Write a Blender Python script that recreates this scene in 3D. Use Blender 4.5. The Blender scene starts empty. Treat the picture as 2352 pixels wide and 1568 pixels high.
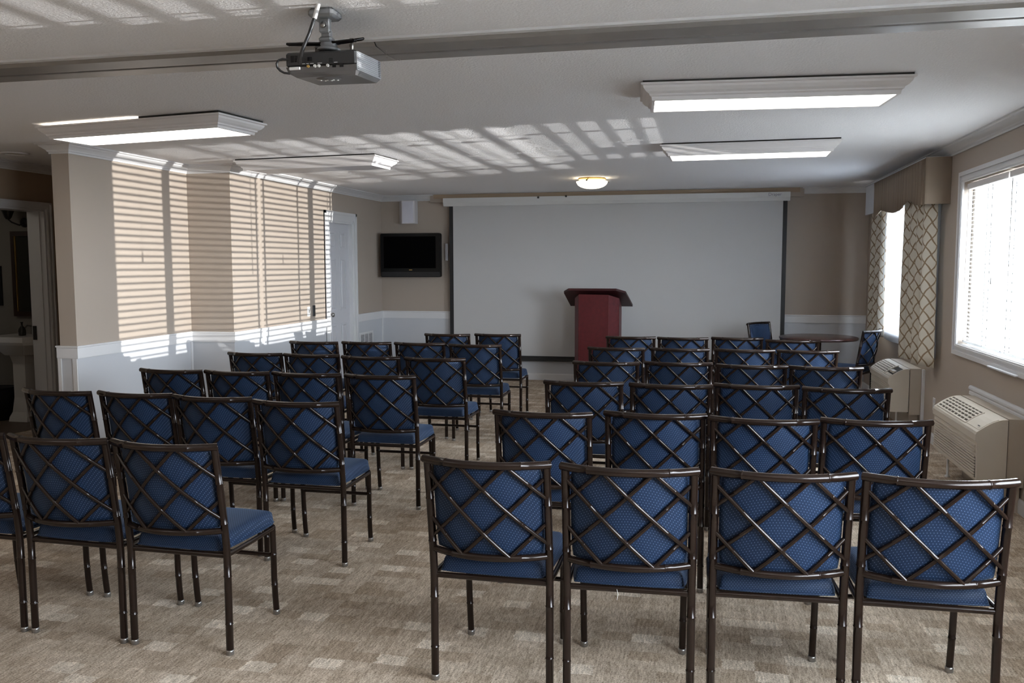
import bpy, math, random
from mathutils import Matrix, Vector
random.seed(7)
sc = bpy.context.scene
col = sc.collection
PI = math.pi

# ------------------------------------------------------------------ camera
F_PX, PITCH, ROLL, YAW, EYE = 2000.11, 0.08794, -0.00202, 0.21936, 1.6018
fw = Vector((-math.sin(YAW)*math.cos(PITCH), math.cos(YAW)*math.cos(PITCH), -math.sin(PITCH)))
rt = Vector((math.cos(YAW), math.sin(YAW), 0)); up = rt.cross(fw)
rt2 = math.cos(ROLL)*rt + math.sin(ROLL)*up
up2 = -math.sin(ROLL)*rt + math.cos(ROLL)*up
cd = bpy.data.cameras.new('camera'); cam = bpy.data.objects.new('camera', cd); col.objects.link(cam)
cd.sensor_width = 36.0; cd.lens = F_PX/2352*36.0; cd.clip_start = 0.05; cd.clip_end = 200
cam.matrix_world = Matrix(((rt2.x, up2.x, -fw.x, 0), (rt2.y, up2.y, -fw.y, 0), (rt2.z, up2.z, -fw.z, EYE), (0, 0, 0, 1)))
sc.camera = cam

# ------------------------------------------------------------------ world, light, exposure
w = bpy.data.worlds.new('sky'); sc.world = w; w.use_nodes = True
bg = w.node_tree.nodes['Background']
bg.inputs[0].default_value = (0.80, 0.90, 1.0, 1); bg.inputs[1].default_value = 43.0
sc.view_settings.view_transform = 'Standard'; sc.view_settings.look = 'None'
sc.view_settings.gamma = 1.0; sc.view_settings.use_curve_mapping = False
sc.view_settings.exposure = 0.0
sc.cycles.max_bounces = 8; sc.cycles.diffuse_bounces = 5; sc.cycles.transparent_max_bounces = 24
sc.cycles.sample_clamp_indirect = 6.0; sc.cycles.caustics_reflective = False; sc.cycles.caustics_refractive = False

def lamp(name, kind, loc, energy, color=(1, 1, 1), rot=(0, 0, 0), **kw):
    l = bpy.data.lights.new(name, kind); l.energy = energy; l.color = color
    for k, v in kw.items(): setattr(l, k, v)
    o = bpy.data.objects.new(name, l); col.objects.link(o); o.location = loc; o.rotation_euler = rot
    return o
# low sun thrown back by a parked car's windscreen outside: rays spread out through the blinds
lamp('sun_glint', 'POINT', (10.0, 4.58, 1.27), 15500, (1.0, 0.97, 0.92), shadow_soft_size=0.012)
# a second glint from a car parked farther off and below the windows
lamp('sun_glint_low', 'POINT', (27.0, 2.62, -1.9), 52000, (1.0, 0.98, 0.95), shadow_soft_size=0.03)
# sky portals (guide the sampling of sky light through the window openings; they give off nothing)
for (y0, y1, z0, z1) in ((5.64, 7.66, .953, 2.25), (8.45, 10.75, .85, 2.2), (0.0, 3.2, .953, 2.25)):
    o = lamp('sky_portal', 'AREA', (2.2, (y0+y1)/2, (z0+z1)/2), 1.0, rot=(0, PI/2, 0), shape='RECTANGLE', size=z1-z0, size_y=y1-y0)
    o.data.cycles.is_portal = True

# ------------------------------------------------------------------ materials
def srgb(r, g, b):
    f = lambda c: (c/255/12.92) if c/255 <= .04045 else ((c/255+.055)/1.055)**2.4
    return (f(r), f(g), f(b), 1)
MATS = {}
def mat(name, color, rough=.6, metal=0.0, spec=.5, bump=None, noise=None, emit=None, coat=0):
    m = bpy.data.materials.new(name); m.use_nodes = True; MATS[name] = m
    nt = m.node_tree; b = nt.nodes['Principled BSDF']
    b.inputs['Base Color'].default_value = color; b.inputs['Roughness'].default_value = rough
    b.inputs['Metallic'].default_value = metal; b.inputs['Specular IOR Level'].default_value = spec
    if coat: b.inputs['Coat Weight'].default_value = coat
    tc = nt.nodes.new('ShaderNodeTexCoord')
    if noise:      # (scale, amount)
        n = nt.nodes.new('ShaderNodeTexNoise'); n.inputs['Scale'].default_value = noise[0]; n.inputs['Detail'].default_value = 5
        nt.links.new(tc.outputs['Object'], n.inputs['Vector'])
        mx = nt.nodes.new('ShaderNodeMix'); mx.data_type = 'RGBA'; mx.blend_type = 'MULTIPLY'
        mx.inputs[0].default_value = 1
        rp = nt.nodes.new('ShaderNodeValToRGB'); a = noise[1]
        rp.color_ramp.elements[0].position = .3; rp.color_ramp.elements[1].position = .7
        rp.color_ramp.elements[0].color = (1-a, 1-a, 1-a, 1); rp.color_ramp.elements[1].color = (1, 1, 1, 1)
        nt.links.new(n.outputs['Fac'], rp.inputs[0]); mx.inputs[6].default_value = color
        nt.links.new(rp.outputs[0], mx.inputs[7]); nt.links.new(mx.outputs[2], b.inputs['Base Color'])
    if bump:       # (scale, strength, distance)
        n = nt.nodes.new('ShaderNodeTexNoise'); n.inputs['Scale'].default_value = bump[0]; n.inputs['Detail'].default_value = 4
        nt.links.new(tc.outputs['Object'], n.inputs['Vector'])
        bp = nt.nodes.new('ShaderNodeBump'); bp.inputs['Strength'].default_value = bump[1]; bp.inputs['Distance'].default_value = bump[2]
        nt.links.new(n.outputs['Fac'], bp.inputs['Height']); nt.links.new(bp.outputs[0], b.inputs['Normal'])
    if emit:
        b.inputs['Emission Color'].default_value = emit[0]; b.inputs['Emission Strength'].default_value = emit[1]
    return m
class NT:
    """tiny node helper"""
    def __init__(s, m): s.nt = m.node_tree; s.b = s.nt.nodes['Principled BSDF']
    def n(s, t, **kw):
        nd = s.nt.nodes.new(t)
        for k, v in kw.items(): setattr(nd, k, v)
        return nd
    def link(s, a, b): s.nt.links.new(a, b)
    def math(s, op, a, b=None, c=None):
        nd = s.n('ShaderNodeMath', operation=op)
        for i, v in enumerate((a, b, c)):
            if v is None: continue
            if isinstance(v, (int, float)): nd.inputs[i].default_value = v
            else: s.link(v, nd.inputs[i])
        return nd.outputs[0]
    def mix(s, f, a, b):
        nd = s.n('ShaderNodeMix', data_type='RGBA')
        for i, v in ((0, f), (6, a), (7, b)):
            if isinstance(v, (int, float)): nd.inputs[i].default_value = v
            elif isinstance(v, tuple): nd.inputs[i].default_value = v
            else: s.link(v, nd.inputs[i])
        return nd.outputs[2]

mat('wall_paint', (.395, .335, .282, 1), .75, bump=(180, .12, .002), noise=(1.2, .03))
mat('white_trim', (.66, .66, .67, 1), .45, noise=(3, .02))
mat('white_wainscot', (.53, .545, .575, 1), .5, noise=(2, .02))
mat('door_white', (.58, .58, .61, 1), .45)
mat('hall_wall', (.36, .27, .19, 1), .8)
mat('bath_wall', (.20, .185, .165, 1), .8, noise=(2, .05))
mat('bath_floor', (.12, .085, .06, 1), .5, noise=(8, .3))
mat('dark_door', (.030, .012, .007, 1), .45, noise=(14, .3))
mat('porcelain', (.62, .60, .57, 1), .2)
mat('chair_metal', (.0150, .0080, .0055, 1), .22, metal=.25, spec=.42, noise=(30, .1))
mat('glide_metal', (.32, .31, .30, 1), .3, metal=.9)
mat('black_plastic', (.012, .012, .013, 1), .35)
mat('black_gloss', (.006, .006, .007, 1), .22, spec=.25)
mat('tv_black', (.004, .004, .0045, 1), .35, spec=.2)
mat('screen_black', (.0008, .0008, .001, 1), .55, spec=.03)
mat('black_border', (.010, .010, .011, 1), .6)
mat('screen_fabric', (.50, .497, .495, 1), .8, noise=(1.0, .02))
mat('screen_case', (.62, .62, .61, 1), .45)
mat('track_metal', (.33, .315, .30, 1), .36, metal=.4, noise=(9, .12))
mat('track_slot', (.012, .012, .012, 1), .7)
mat('ptac_beige', (.56, .51, .44, 1), .5, noise=(5, .03))
mat('ptac_side', (.47, .41, .34, 1), .5, noise=(5, .03))
mat('dark_gap', (.02, .018, .016, 1), .8)
mat('grille_hole', (.055, .045, .033, 1), .8)
mat('speaker_white', (.66, .64, .66, 1), .5)
mat('speaker_mesh', (.72, .72, .80, 1), .6, noise=(400, .15))
mat('lectern_wood', (.088, .011, .013, 1), .42, spec=.3, noise=(22, .25))
mat('lectern_top', (.040, .008, .009, 1), .45, spec=.25, noise=(22, .25))
mat('table_wood', (.055, .022, .018, 1), .3, noise=(10, .3), coat=.2)
mat('projector_dark', (.018, .018, .019, 1), .45)
mat('projector_grey', (.105, .10, .098, 1), .4)
mat('projector_side', (.36, .37, .39, 1), .45)
mat('mount_grey', (.24, .25, .26, 1), .35, metal=.5)
mat('gold_metal', (.55, .36, .12, 1), .35, metal=.8)
mat('cable_white', (.75, .75, .75, 1), .5)
mat('vinyl_slat', (.86, .86, .85, 1), .4)
mat('ladder_tape', (.03, .03, .03, 1), .8)  # near-black: the backlit silhouette is put into the tape colour
mat('cord_grey', (.25, .24, .23, 1), .7)
mat('fixture_white', (.74, .72, .72, 1), .5, noise=(6, .03))
mat('lens_lit', (.9, .9, .9, 1), .4, emit=((1.0, .955, .89, 1), 7.0))
mat('lens_off', (.42, .41, .43, 1), .35)
mat('dome_lit', (.9, .85, .75, 1), .4, emit=((1.0, .86, .62, 1), 5.0))
mat('tube_lit', (.9, .9, .9, 1), .4, emit=((1.0, .85, .60, 1), 9.0))
mat('washroom_fill_bowl', (.9, .88, .8, 1), .4, emit=((1.0, .92, .8, 1), 22.0))
mat('downlight', (.5, .45, .36, 1), .3)
mat('mirror_glass', (.035, .035, .03, 1), .05, metal=.3)
mat('valance_lining', (.60, .62, .66, 1), .7)
mat('curtain_plain', (.30, .29, .27, 1), .8)
mat('outside_ground', (.66, .65, .63, 1), .9, noise=(3, .2))
mat('thread', (.8, .8, .78, 1), .8)
mat('lettering', (.18, .17, .22, 1), .6)

def ceiling_material():
    m = mat('ceiling_texture', (.87, .875, .90, 1), .85); t = NT(m)
    tc = t.n('ShaderNodeTexCoord')
    n1 = t.n('ShaderNodeTexNoise'); n1.inputs['Scale'].default_value = 55; n1.inputs['Detail'].default_value = 6; n1.inputs['Roughness'].default_value = .62; n1.inputs['Distortion'].default_value = 1.4
    t.link(tc.outputs['Object'], n1.inputs['Vector'])
    v = t.n('ShaderNodeTexVoronoi', feature='F1'); v.inputs['Scale'].default_value = 70
    t.link(tc.outputs['Object'], v.inputs['Vector'])
    s = t.math('ADD', n1.outputs['Fac'], t.math('MULTIPLY', v.outputs['Distance'], .35))
    bp = t.n('ShaderNodeBump'); bp.inputs['Strength'].default_value = .6; bp.inputs['Distance'].default_value = .007
    t.link(s, bp.inputs['Height']); t.link(bp.outputs[0], t.b.inputs['Normal'])
ceiling_material()

def carpet_material():
    m = mat('carpet', (.3, .25, .2, 1), .95, spec=.1); t = NT(m)
    tc = t.n('ShaderNodeTexCoord'); sp = t.n('ShaderNodeSeparateXYZ'); t.link(tc.outputs['Object'], sp.inputs[0])
    nw = t.n('ShaderNodeTexNoise'); nw.inputs['Scale'].default_value = 45; nw.inputs['Detail'].default_value = 3
    t.link(tc.outputs['Object'], nw.inputs['Vector']); sw_ = t.n('ShaderNodeSeparateColor'); t.link(nw.outputs['Color'], sw_.inputs[0])
    x = t.math('ADD', sp.outputs[0], t.math('MULTIPLY', t.math('SUBTRACT', sw_.outputs[0], .5), .035))
    y = t.math('ADD', sp.outputs[1], t.math('MULTIPLY', t.math('SUBTRACT', sw_.outputs[1], .5), .035))
    def cells(cx, cy, off):
        ix = t.math('FLOOR', t.math('ADD', t.math('DIVIDE', x, cx), off)); iy = t.math('FLOOR', t.math('ADD', t.math('DIVIDE', y, cy), off*1.7))
        cb = t.n('ShaderNodeCombineXYZ'); t.link(ix, cb.inputs[0]); t.link(iy, cb.inputs[1]); cb.inputs[2].default_value = off
        wn = t.n('ShaderNodeTexWhiteNoise', noise_dimensions='3D'); t.link(cb.outputs[0], wn.inputs['Vector'])
        return wn.outputs['Value']
    a, b2, c = cells(.125, .085, .3), cells(.25, .17, 5.1), cells(.022, .42, 11.7)
    r1 = t.n('ShaderNodeValToRGB'); r1.color_ramp.interpolation = 'CONSTANT'
    e = r1.color_ramp.elements; e[0].color = (.37, .297, .228, 1); e[0].position = 0
    e[1].position = .16; e[1].color = (.425, .350, .277, 1)
    for pos, cc in ((.45, (.465, .388, .312, 1)), (.88, (.62, .545, .46, 1))):
        k = e.new(pos); k.color = cc
    t.link(a, r1.inputs[0])
    r2 = t.n('ShaderNodeValToRGB'); e = r2.color_ramp.elements; e[0].color = (.90, .88, .86, 1); e[1].color = (1.08, 1.08, 1.08, 1)
    t.link(b2, r2.inputs[0])
    r3 = t.n('ShaderNodeValToRGB'); e = r3.color_ramp.elements; e[0].color = (.88, .87, .85, 1); e[1].color = (1.08, 1.08, 1.08, 1)
    t.link(c, r3.inputs[0])
    def mul(p, q):
        nd = t.n('ShaderNodeMix', data_type='RGBA', blend_type='MULTIPLY'); nd.inputs[0].default_value = 1
        t.link(p, nd.inputs[6]); t.link(q, nd.inputs[7]); return nd.outputs[2]
    cc = mul(mul(r1.outputs[0], r2.outputs[0]), r3.outputs[0])
    mp = t.n('ShaderNodeMapping'); mp.inputs['Scale'].default_value = (1, .16, 1); t.link(tc.outputs['Object'], mp.inputs[0])
    n = t.n('ShaderNodeTexNoise'); n.inputs['Scale'].default_value = 110; n.inputs['Detail'].default_value = 4; n.inputs['Roughness'].default_value = .7
    t.link(mp.outputs[0], n.inputs['Vector'])
    n2 = t.n('ShaderNodeTexNoise'); n2.inputs['Scale'].default_value = 150; n2.inputs['Detail'].default_value = 2
    t.link(tc.outputs['Object'], n2.inputs['Vector'])
    pile = t.math('ADD', t.math('MULTIPLY', n.outputs['Fac'], .6), t.math('MULTIPLY', n2.outputs['Fac'], .5))
    r4 = t.n('ShaderNodeValToRGB'); e = r4.color_ramp.elements; e[0].position = .38; e[1].position = .72
    e[0].color = (.36, .34, .32, 1); e[1].color = (1.45, 1.45, 1.45, 1)
    t.link(pile, r4.inputs[0])
    t.link(mul(cc, r4.outputs[0]), t.b.inputs['Base Color'])
    bp = t.n('ShaderNodeBump'); bp.inputs['Strength'].default_value = .5; bp.inputs['Distance'].default_value = .004
    t.link(pile, bp.inputs['Height']); t.link(bp.outputs[0], t.b.inputs['Normal'])
carpet_material()

def fabric_material():
    """royal blue upholstery woven with rows of pale pin dots"""
    m = mat('blue_fabric', (.025, .075, .21, 1), .6, spec=.25); t = NT(m)
    t.b.inputs['Sheen Weight'].default_value = .10; t.b.inputs['Sheen Roughness'].default_value = .4
    t.b.inputs['Sheen Tint'].default_value = (.5, .7, 1, 1)
    tc = t.n('ShaderNodeTexCoord'); sp = t.n('ShaderNodeSeparateXYZ'); t.link(tc.outputs['Object'], sp.inputs[0])
    u = t.math('DIVIDE', sp.outputs[0], .0105)
    v = t.math('DIVIDE', t.math('ADD', sp.outputs[2], sp.outputs[1]), .0082)
    row = t.math('FLOOR', v)
    uo = t.math('ADD', u, t.math('MULTIPLY', t.math('MODULO', t.math('ABSOLUTE', row), 2.0), .5))
    du = t.math('MULTIPLY', t.math('SUBTRACT', t.math('FRACT', uo), .5), 1.28)
    dv = t.math('SUBTRACT', t.math('FRACT', v), .5)
    d = t.math('SQRT', t.math('ADD', t.math('MULTIPLY', du, du), t.math('MULTIPLY', dv, dv)))
    dot = t.math('LESS_THAN', d, .135)
    n = t.n('ShaderNodeTexNoise'); n.inputs['Scale'].default_value = 14; n.inputs['Detail'].default_value = 4
    t.link(tc.outputs['Object'], n.inputs['Vector'])
    base = t.mix(n.outputs['Fac'], (.0034, .0125, .036, 1), (.0064, .0215, .057, 1))
    weave = t.math('FRACT', t.math('DIVIDE', t.math('ADD', sp.outputs[2], sp.outputs[1]), .0031))
    base2 = t.mix(t.math('MULTIPLY', weave, .28), base, (.0026, .0095, .028, 1))
    t.link(t.mix(dot, base2, (.14, .19, .29, 1)), t.b.inputs['Base Color'])
    bp = t.n('ShaderNodeBump'); bp.inputs['Strength'].default_value = .25; bp.inputs['Distance'].default_value = .001
    t.link(dot, bp.inputs['Height']); t.link(bp.outputs[0], t.b.inputs['Normal'])
fabric_material()

def diamond_material():
    """cream curtain cloth with a tan ogee trellis, laid out along the cloth"""
    m = mat('curtain_trellis', (.6, .55, .45, 1), .85, spec=.15); t = NT(m)
    uv = t.n('ShaderNodeUVMap'); sp = t.n('ShaderNodeSeparateXYZ'); t.link(uv.outputs[0], sp.inputs[0])
    u = t.math('DIVIDE', sp.outputs[0], .125); v = t.math('DIVIDE', sp.outputs[1], .140)
    wob = t.math('MULTIPLY', t.math('SINE', t.math('MULTIPLY', v, 2*PI)), .06)
    def line(s):
        f = t.math('ABSOLUTE', t.math('SUBTRACT', t.math('FRACT', s), .5))
        return t.math('LESS_THAN', f, .075)
    l = t.math('MAXIMUM', line(t.math('ADD', t.math('ADD', u, v), wob)), line(t.math('ADD', t.math('SUBTRACT', u, v), wob)))
    t.link(t.mix(l, (.62, .585, .51, 1), (.26, .19, .125, 1)), t.b.inputs['Base Color'])
diamond_material()

def valance_material():
    m = mat('valance_stripe', (0.248, 0.205, 0.161, 1), .75, spec=.2); t = NT(m)
    uv = t.n('ShaderNodeUVMap'); sp = t.n('ShaderNodeSeparateXYZ'); t.link(uv.outputs[0], sp.inputs[0])
    f = t.math('FRACT', t.math('DIVIDE', sp.outputs[0], .115))
    r = t.n('ShaderNodeValToRGB'); e = r.color_ramp.elements
    e[0].position = 0; e[0].color = (0.248, 0.195, 0.146, 1); e[1].position = 1; e[1].color = (0.248, 0.195, 0.146, 1)
    for pos, c in ((.35, (0.267, 0.214, 0.164, 1)), (.42, (0.167, 0.121, 0.084, 1)), (.50, (0.273, 0.217, 0.167, 1)), (.60, (0.180, 0.133, 0.093, 1)), (.70, (0.260, 0.208, 0.158, 1))):
        k = e.new(pos); k.color = c
    t.link(f, r.inputs[0]); t.link(r.outputs[0], t.b.inputs['Base Color'])
valance_material()

def glass_material():
    m = bpy.data.materials.new('window_glass'); m.use_nodes = True; nt = m.node_tree; MATS['window_glass'] = m
    nt.nodes.remove(nt.nodes['Principled BSDF']); out = nt.nodes['Material Output']
    tr = nt.nodes.new('ShaderNodeBsdfTransparent'); gl = nt.nodes.new('ShaderNodeBsdfGlossy'); gl.inputs['Roughness'].default_value = .02
    mx = nt.nodes.new('ShaderNodeMixShader'); mx.inputs[0].default_value = .05
    nt.links.new(tr.outputs[0], mx.inputs[1]); nt.links.new(gl.outputs[0], mx.inputs[2]); nt.links.new(mx.outputs[0], out.inputs[0])
    m = bpy.data.materials.new('sheer_voile'); m.use_nodes = True; nt = m.node_tree; MATS['sheer_voile'] = m
    nt.nodes.remove(nt.nodes['Principled BSDF']); out = nt.nodes['Material Output']
    tr = nt.nodes.new('ShaderNodeBsdfTransparent'); tl = nt.nodes.new('ShaderNodeBsdfTranslucent'); df = nt.nodes.new('ShaderNodeBsdfDiffuse')
    tl.inputs[0].default_value = (.85, .88, .92, 1); df.inputs[0].default_value = (.8, .82, .86, 1)
    m1 = nt.nodes.new('ShaderNodeMixShader'); m1.inputs[0].default_value = .6
    nt.links.new(df.outputs[0], m1.inputs[1]); nt.links.new(tl.outputs[0], m1.inputs[2])
    m2 = nt.nodes.new('ShaderNodeMixShader'); m2.inputs[0].default_value = .06
    nt.links.new(m1.outputs[0], m2.inputs[1]); nt.links.new(tr.outputs[0], m2.inputs[2]); nt.links.new(m2.outputs[0], out.inputs[0])
    # blind slats let some daylight glow through
    m = MATS['vinyl_slat']; nt = m.node_tree; b = nt.nodes['Principled BSDF']; out = nt.nodes['Material Output']
    tl = nt.nodes.new('ShaderNodeBsdfTranslucent'); tl.inputs[0].default_value = (.85, .86, .86, 1)
    m3 = nt.nodes.new('ShaderNodeMixShader'); m3.inputs[0].default_value = .35
    nt.links.new(b.outputs[0], m3.inputs[1]); nt.links.new(tl.outputs[0], m3.inputs[2]); nt.links.new(m3.outputs[0], out.inputs[0])
glass_material()

# ------------------------------------------------------------------ mesh helpers
class MB:
    def __init__(s): s.v = []; s.f = []; s.sm = []; s.uv = {}
    def add(s, vs, fs, smooth=False):
        o = len(s.v); s.v += [tuple(p) for p in vs]
        for f in fs: s.f.append(tuple(i+o for i in f)); s.sm.append(smooth)
        return o
    def box(s, x0, x1, y0, y1, z0, z1):
        vs = [(x, y, z) for z in (z0, z1) for y in (y0, y1) for x in (x0, x1)]
        s.add(vs, [(0, 2, 3, 1), (4, 5, 7, 6), (0, 1, 5, 4), (2, 6, 7, 3), (0, 4, 6, 2), (1, 3, 7, 5)]); return s
    def bev(s, x0, x1, y0, y1, z0, z1, b):
        """box with chamfered edges"""
        def ring(x0, x1, y0, y1, z, c): return [(x0+c, y0, z), (x1-c, y0, z), (x1, y0+c, z), (x1, y1-c, z), (x1-c, y1, z), (x0+c, y1, z), (x0, y1-c, z), (x0, y0+c, z)]
        R = [ring(x0+b, x1-b, y0+b, y1-b, z0, b*.5), ring(x0, x1, y0, y1, z0+b, b), ring(x0, x1, y0, y1, z1-b, b), ring(x0+b, x1-b, y0+b, y1-b, z1, b*.5)]
        vs = sum(R, []); fs = [tuple(range(7, -1, -1)), tuple(range(24, 32))]
        for k in range(3):
            for i in range(8): fs.append((k*8+i, k*8+(i+1) % 8, (k+1)*8+(i+1) % 8, (k+1)*8+i))
        s.add(vs, fs); return s
    def tube(s, pts, r, sides=10, caps=True, ref=(0.123, .3, .94)):
        pts = [Vector(p) for p in pts]; n = len(pts); rs = r if isinstance(r, (list, tuple)) else [r]*n
        vs = []; prev = None
        for i in range(n):
            a = pts[max(i-1, 0)]; b = pts[min(i+1, n-1)]; t = (b-a)
            if t.length < 1e-9: t = Vector((0, 0, 1))
            t.normalize()
            if prev is None:
                q = Vector(ref)
                if abs(q.normalized().dot(t)) > .95: q = Vector((1, 0, 0))
                prev = (q - t*q.dot(t)).normalized()
            else: prev = (prev - t*prev.dot(t)).normalized()
            c = t.cross(prev)
            for k in range(sides):
                an = 2*PI*k/sides; vs.append(pts[i] + (prev*math.cos(an)+c*math.sin(an))*rs[i])
        fs = [(i*sides+k, i*sides+(k+1) % sides, (i+1)*sides+(k+1) % sides, (i+1)*sides+k) for i in range(n-1) for k in range(sides)]
        s.add(vs, fs, True)
        if caps:
            s.add(vs[:sides], [tuple(range(sides-1, -1, -1))]); s.add(vs[-sides:], [tuple(range(sides))])
        return s
    def lathe(s, prof, c=(0, 0, 0), n=24, axis='z', smooth=True):
        vs = []
        for (r, h) in prof:
            for k in range(n):
                a = 2*PI*k/n
                if axis == 'z': vs.append((c[0]+r*math.cos(a), c[1]+r*math.sin(a), c[2]+h))
                elif axis == 'y': vs.append((c[0]+r*math.cos(a), c[1]+h, c[2]+r*math.sin(a)))
                else: vs.append((c[0]+h, c[1]+r*math.cos(a), c[2]+r*math.sin(a)))
        fs = [(i*n+k, i*n+(k+1) % n, (i+1)*n+(k+1) % n, (i+1)*n+k) for i in range(len(prof)-1) for k in range(n)]
        s.add(vs, fs, smooth); return s
    def prism(s, poly, h0, h1, axis='z'):
        """poly of 2-D points extruded; axis z:(x,y) y:(x,z) x:(y,z)"""
        def P(p, h): return (p[0], p[1], h) if axis == 'z' else ((p[0], h, p[1]) if axis == 'y' else (h, p[0], p[1]))
        n = len(poly); vs = [P(p, h0) for p in poly]+[P(p, h1) for p in poly]
        fs = [tuple(range(n-1, -1, -1)), tuple(range(n, 2*n))]+[(i, (i+1) % n, n+(i+1) % n, n+i) for i in range(n)]
        s.add(vs, fs); return s
    def sweep(s, path, prof):
        """profile [(out, z)] carried along a plan path; 'out' points to the right of travel; mitred corners"""
        P = [Vector((a, b)) for a, b in path]; n = len(P); rows = []
        for i in range(n):
            ds = []
            if i > 0: ds.append((P[i]-P[i-1]).normalized())
            if i < n-1: ds.append((P[i+1]-P[i]).normalized())
            ns = [Vector((d.y, -d.x)) for d in ds]
            nn = ns[0] if len(ns) == 1 else (ns[0]+ns[1])/(1+ns[0].dot(ns[1]))
            rows.append([(P[i].x+nn.x*o, P[i].y+nn.y*o, z) for o, z in prof])
        m = len(prof); vs = sum(rows, [])
        fs = [(i*m+k, (i+1)*m+k, (i+1)*m+(k+1) % m, i*m+(k+1) % m) for i in range(n-1) for k in range(m)]
        fs += [tuple(range(m)), tuple(range((n-1)*m+m-1, (n-1)*m-1, -1))]
        s.add(vs, fs); return s
    def build(s, name, m, parent=None, kind=None, label=None, cat=None, group=None, uvs=None):
        me = bpy.data.meshes.new(name); me.from_pydata(s.v, [], s.f); me.validate(clean_customdata=False)
        if len(me.polygons) == len(s.sm): me.polygons.foreach_set('use_smooth', s.sm)
        if uvs:
            l = me.uv_layers.new(name='UVMap')
            for lp in me.loops: l.data[lp.index].uv = uvs[lp.vertex_index]
        me.materials.append(MATS[m]); me.update()
        o = bpy.data.objects.new(name, me); col.objects.link(o)
        if parent: o.parent = parent
        tag(o, label, cat, group, kind); return o
def tag(o, label=None, cat=None, group=None, kind=None):
    if label: o['label'] = label
    if cat: o['category'] = cat
    if group: o['group'] = group
    if kind: o['kind'] = kind
    return o
def empty(name, loc=(0, 0, 0), rz=0, label=None, cat=None, group=None, kind=None):
    o = bpy.data.objects.new(name, None); col.objects.link(o); o.location = loc; o.rotation_euler = (0, 0, rz)
    o.empty_display_size = .1
    return tag(o, label, cat, group, kind)
def copy_tree(o, parent=None):
    c = o.copy(); col.objects.link(c)
    if parent: c.parent = parent
    for ch in list(o.children): copy_tree(ch, c)
    return c
def S(name, m, mb, parent=None, label=None): return mb.build(name, m, parent, kind='structure' if parent is None else None, label=label)

# ------------------------------------------------------------------ dimensions of the room
ZC = 2.58; YB = 11.863; XR = 2.0; XL2 = -4.56; XL1 = -5.03; YJ = 7.80; YP = 6.165; XH = -6.40; YH = 7.66; Y0 = -3.0
CROWN_H = .08
W1 = (5.64, 7.66, .953, 2.25); W2 = (8.45, 10.75, .85, 2.20); W3 = (0.0, 3.2, .953, 2.25)

# ------------------------------------------------------------------ room shell
S('ground_outside', 'outside_ground', MB().box(2.3, 60, -40, 60, -3.4, -3.3))
S('wall_glint_block', 'outside_ground', MB().box(20, 20.2, -12, 24, -3.3, -.92))  # unseen wall added to keep the low glint off the left wall
S('floor', 'carpet', MB().box(-6.45, 2.13, Y0-.1, YB+.12, -.1, 0))
S('floor_bathroom', 'bath_floor', MB().box(-8.6, -6.45, 5.3, 8.1, -.1, 0.004))
S('ceiling', 'ceiling_texture', MB().box(-8.7, 2.13, Y0-.1, YB+.12, ZC, ZC+.1))
# right wall with three window openings
mb = MB(); y = Y0
for (a, b, c, d) in (W3, W1, W2):
    mb.box(XR, XR+.13, y, a, 0, ZC); mb.box(XR, XR+.13, a, b, 0, c); mb.box(XR, XR+.13, a, b, d, ZC); y = b
mb.box(XR, XR+.13, y, YB+.12, 0, ZC)
S('wall_right', 'wall_paint', mb)
S('wall_back', 'wall_paint', MB().box(XL2-.14, XR, YB, YB+.12, 0, ZC))
S('wall_rear', 'wall_paint', MB().box(XH-.15, XR+.13, Y0-.12, Y0, 0, ZC))
D1 = (10.05, 10.80, 2.15)
mb = MB().box(XL2-.14, XL2, YJ, D1[0], 0, ZC); mb.box(XL2-.14, XL2, D1[0], D1[1], D1[2], ZC); mb.box(XL2-.14, XL2, D1[1], YB, 0, ZC)
mb.box(-5.19, XL2-.14, YJ, YJ+.15, 0, ZC)
mb.box(-5.19, XL1, YP, YJ, 0, ZC)
S('wall_left', 'wall_paint', mb)
DB = (6.30, 7.49, 2.155)
mb = MB().box(XH-.20, XH, Y0, DB[0], 0, ZC); mb.box(XH-.20, XH, DB[0], DB[1], DB[2], ZC); mb.box(XH-.20, XH, DB[1], YH+.25, 0, ZC)
S('wall_hall', 'hall_wall', mb)
mb = MB().box(XH, -6.32, YH, YH+.12, 0, ZC); mb.box(-6.32, -5.42, YH, YH+.12, 2.09, ZC); mb.box(-5.42, -5.19, YH, YH+.12, 0, ZC)
S('wall_hall_end', 'hall_wall', mb)
S('wall_bathroom_left', 'bath_wall', MB().box(-8.6, -8.5, 5.3, 8.0, 0, ZC))
S('wall_bathroom_near', 'bath_wall', MB().box(-8.5, XH-.20, 5.3, 5.4, 0, ZC))
S('wall_bathroom_back', 'bath_wall', MB().box(-8.5, XH-.20, 7.86, 8.0, 0, ZC))

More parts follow.
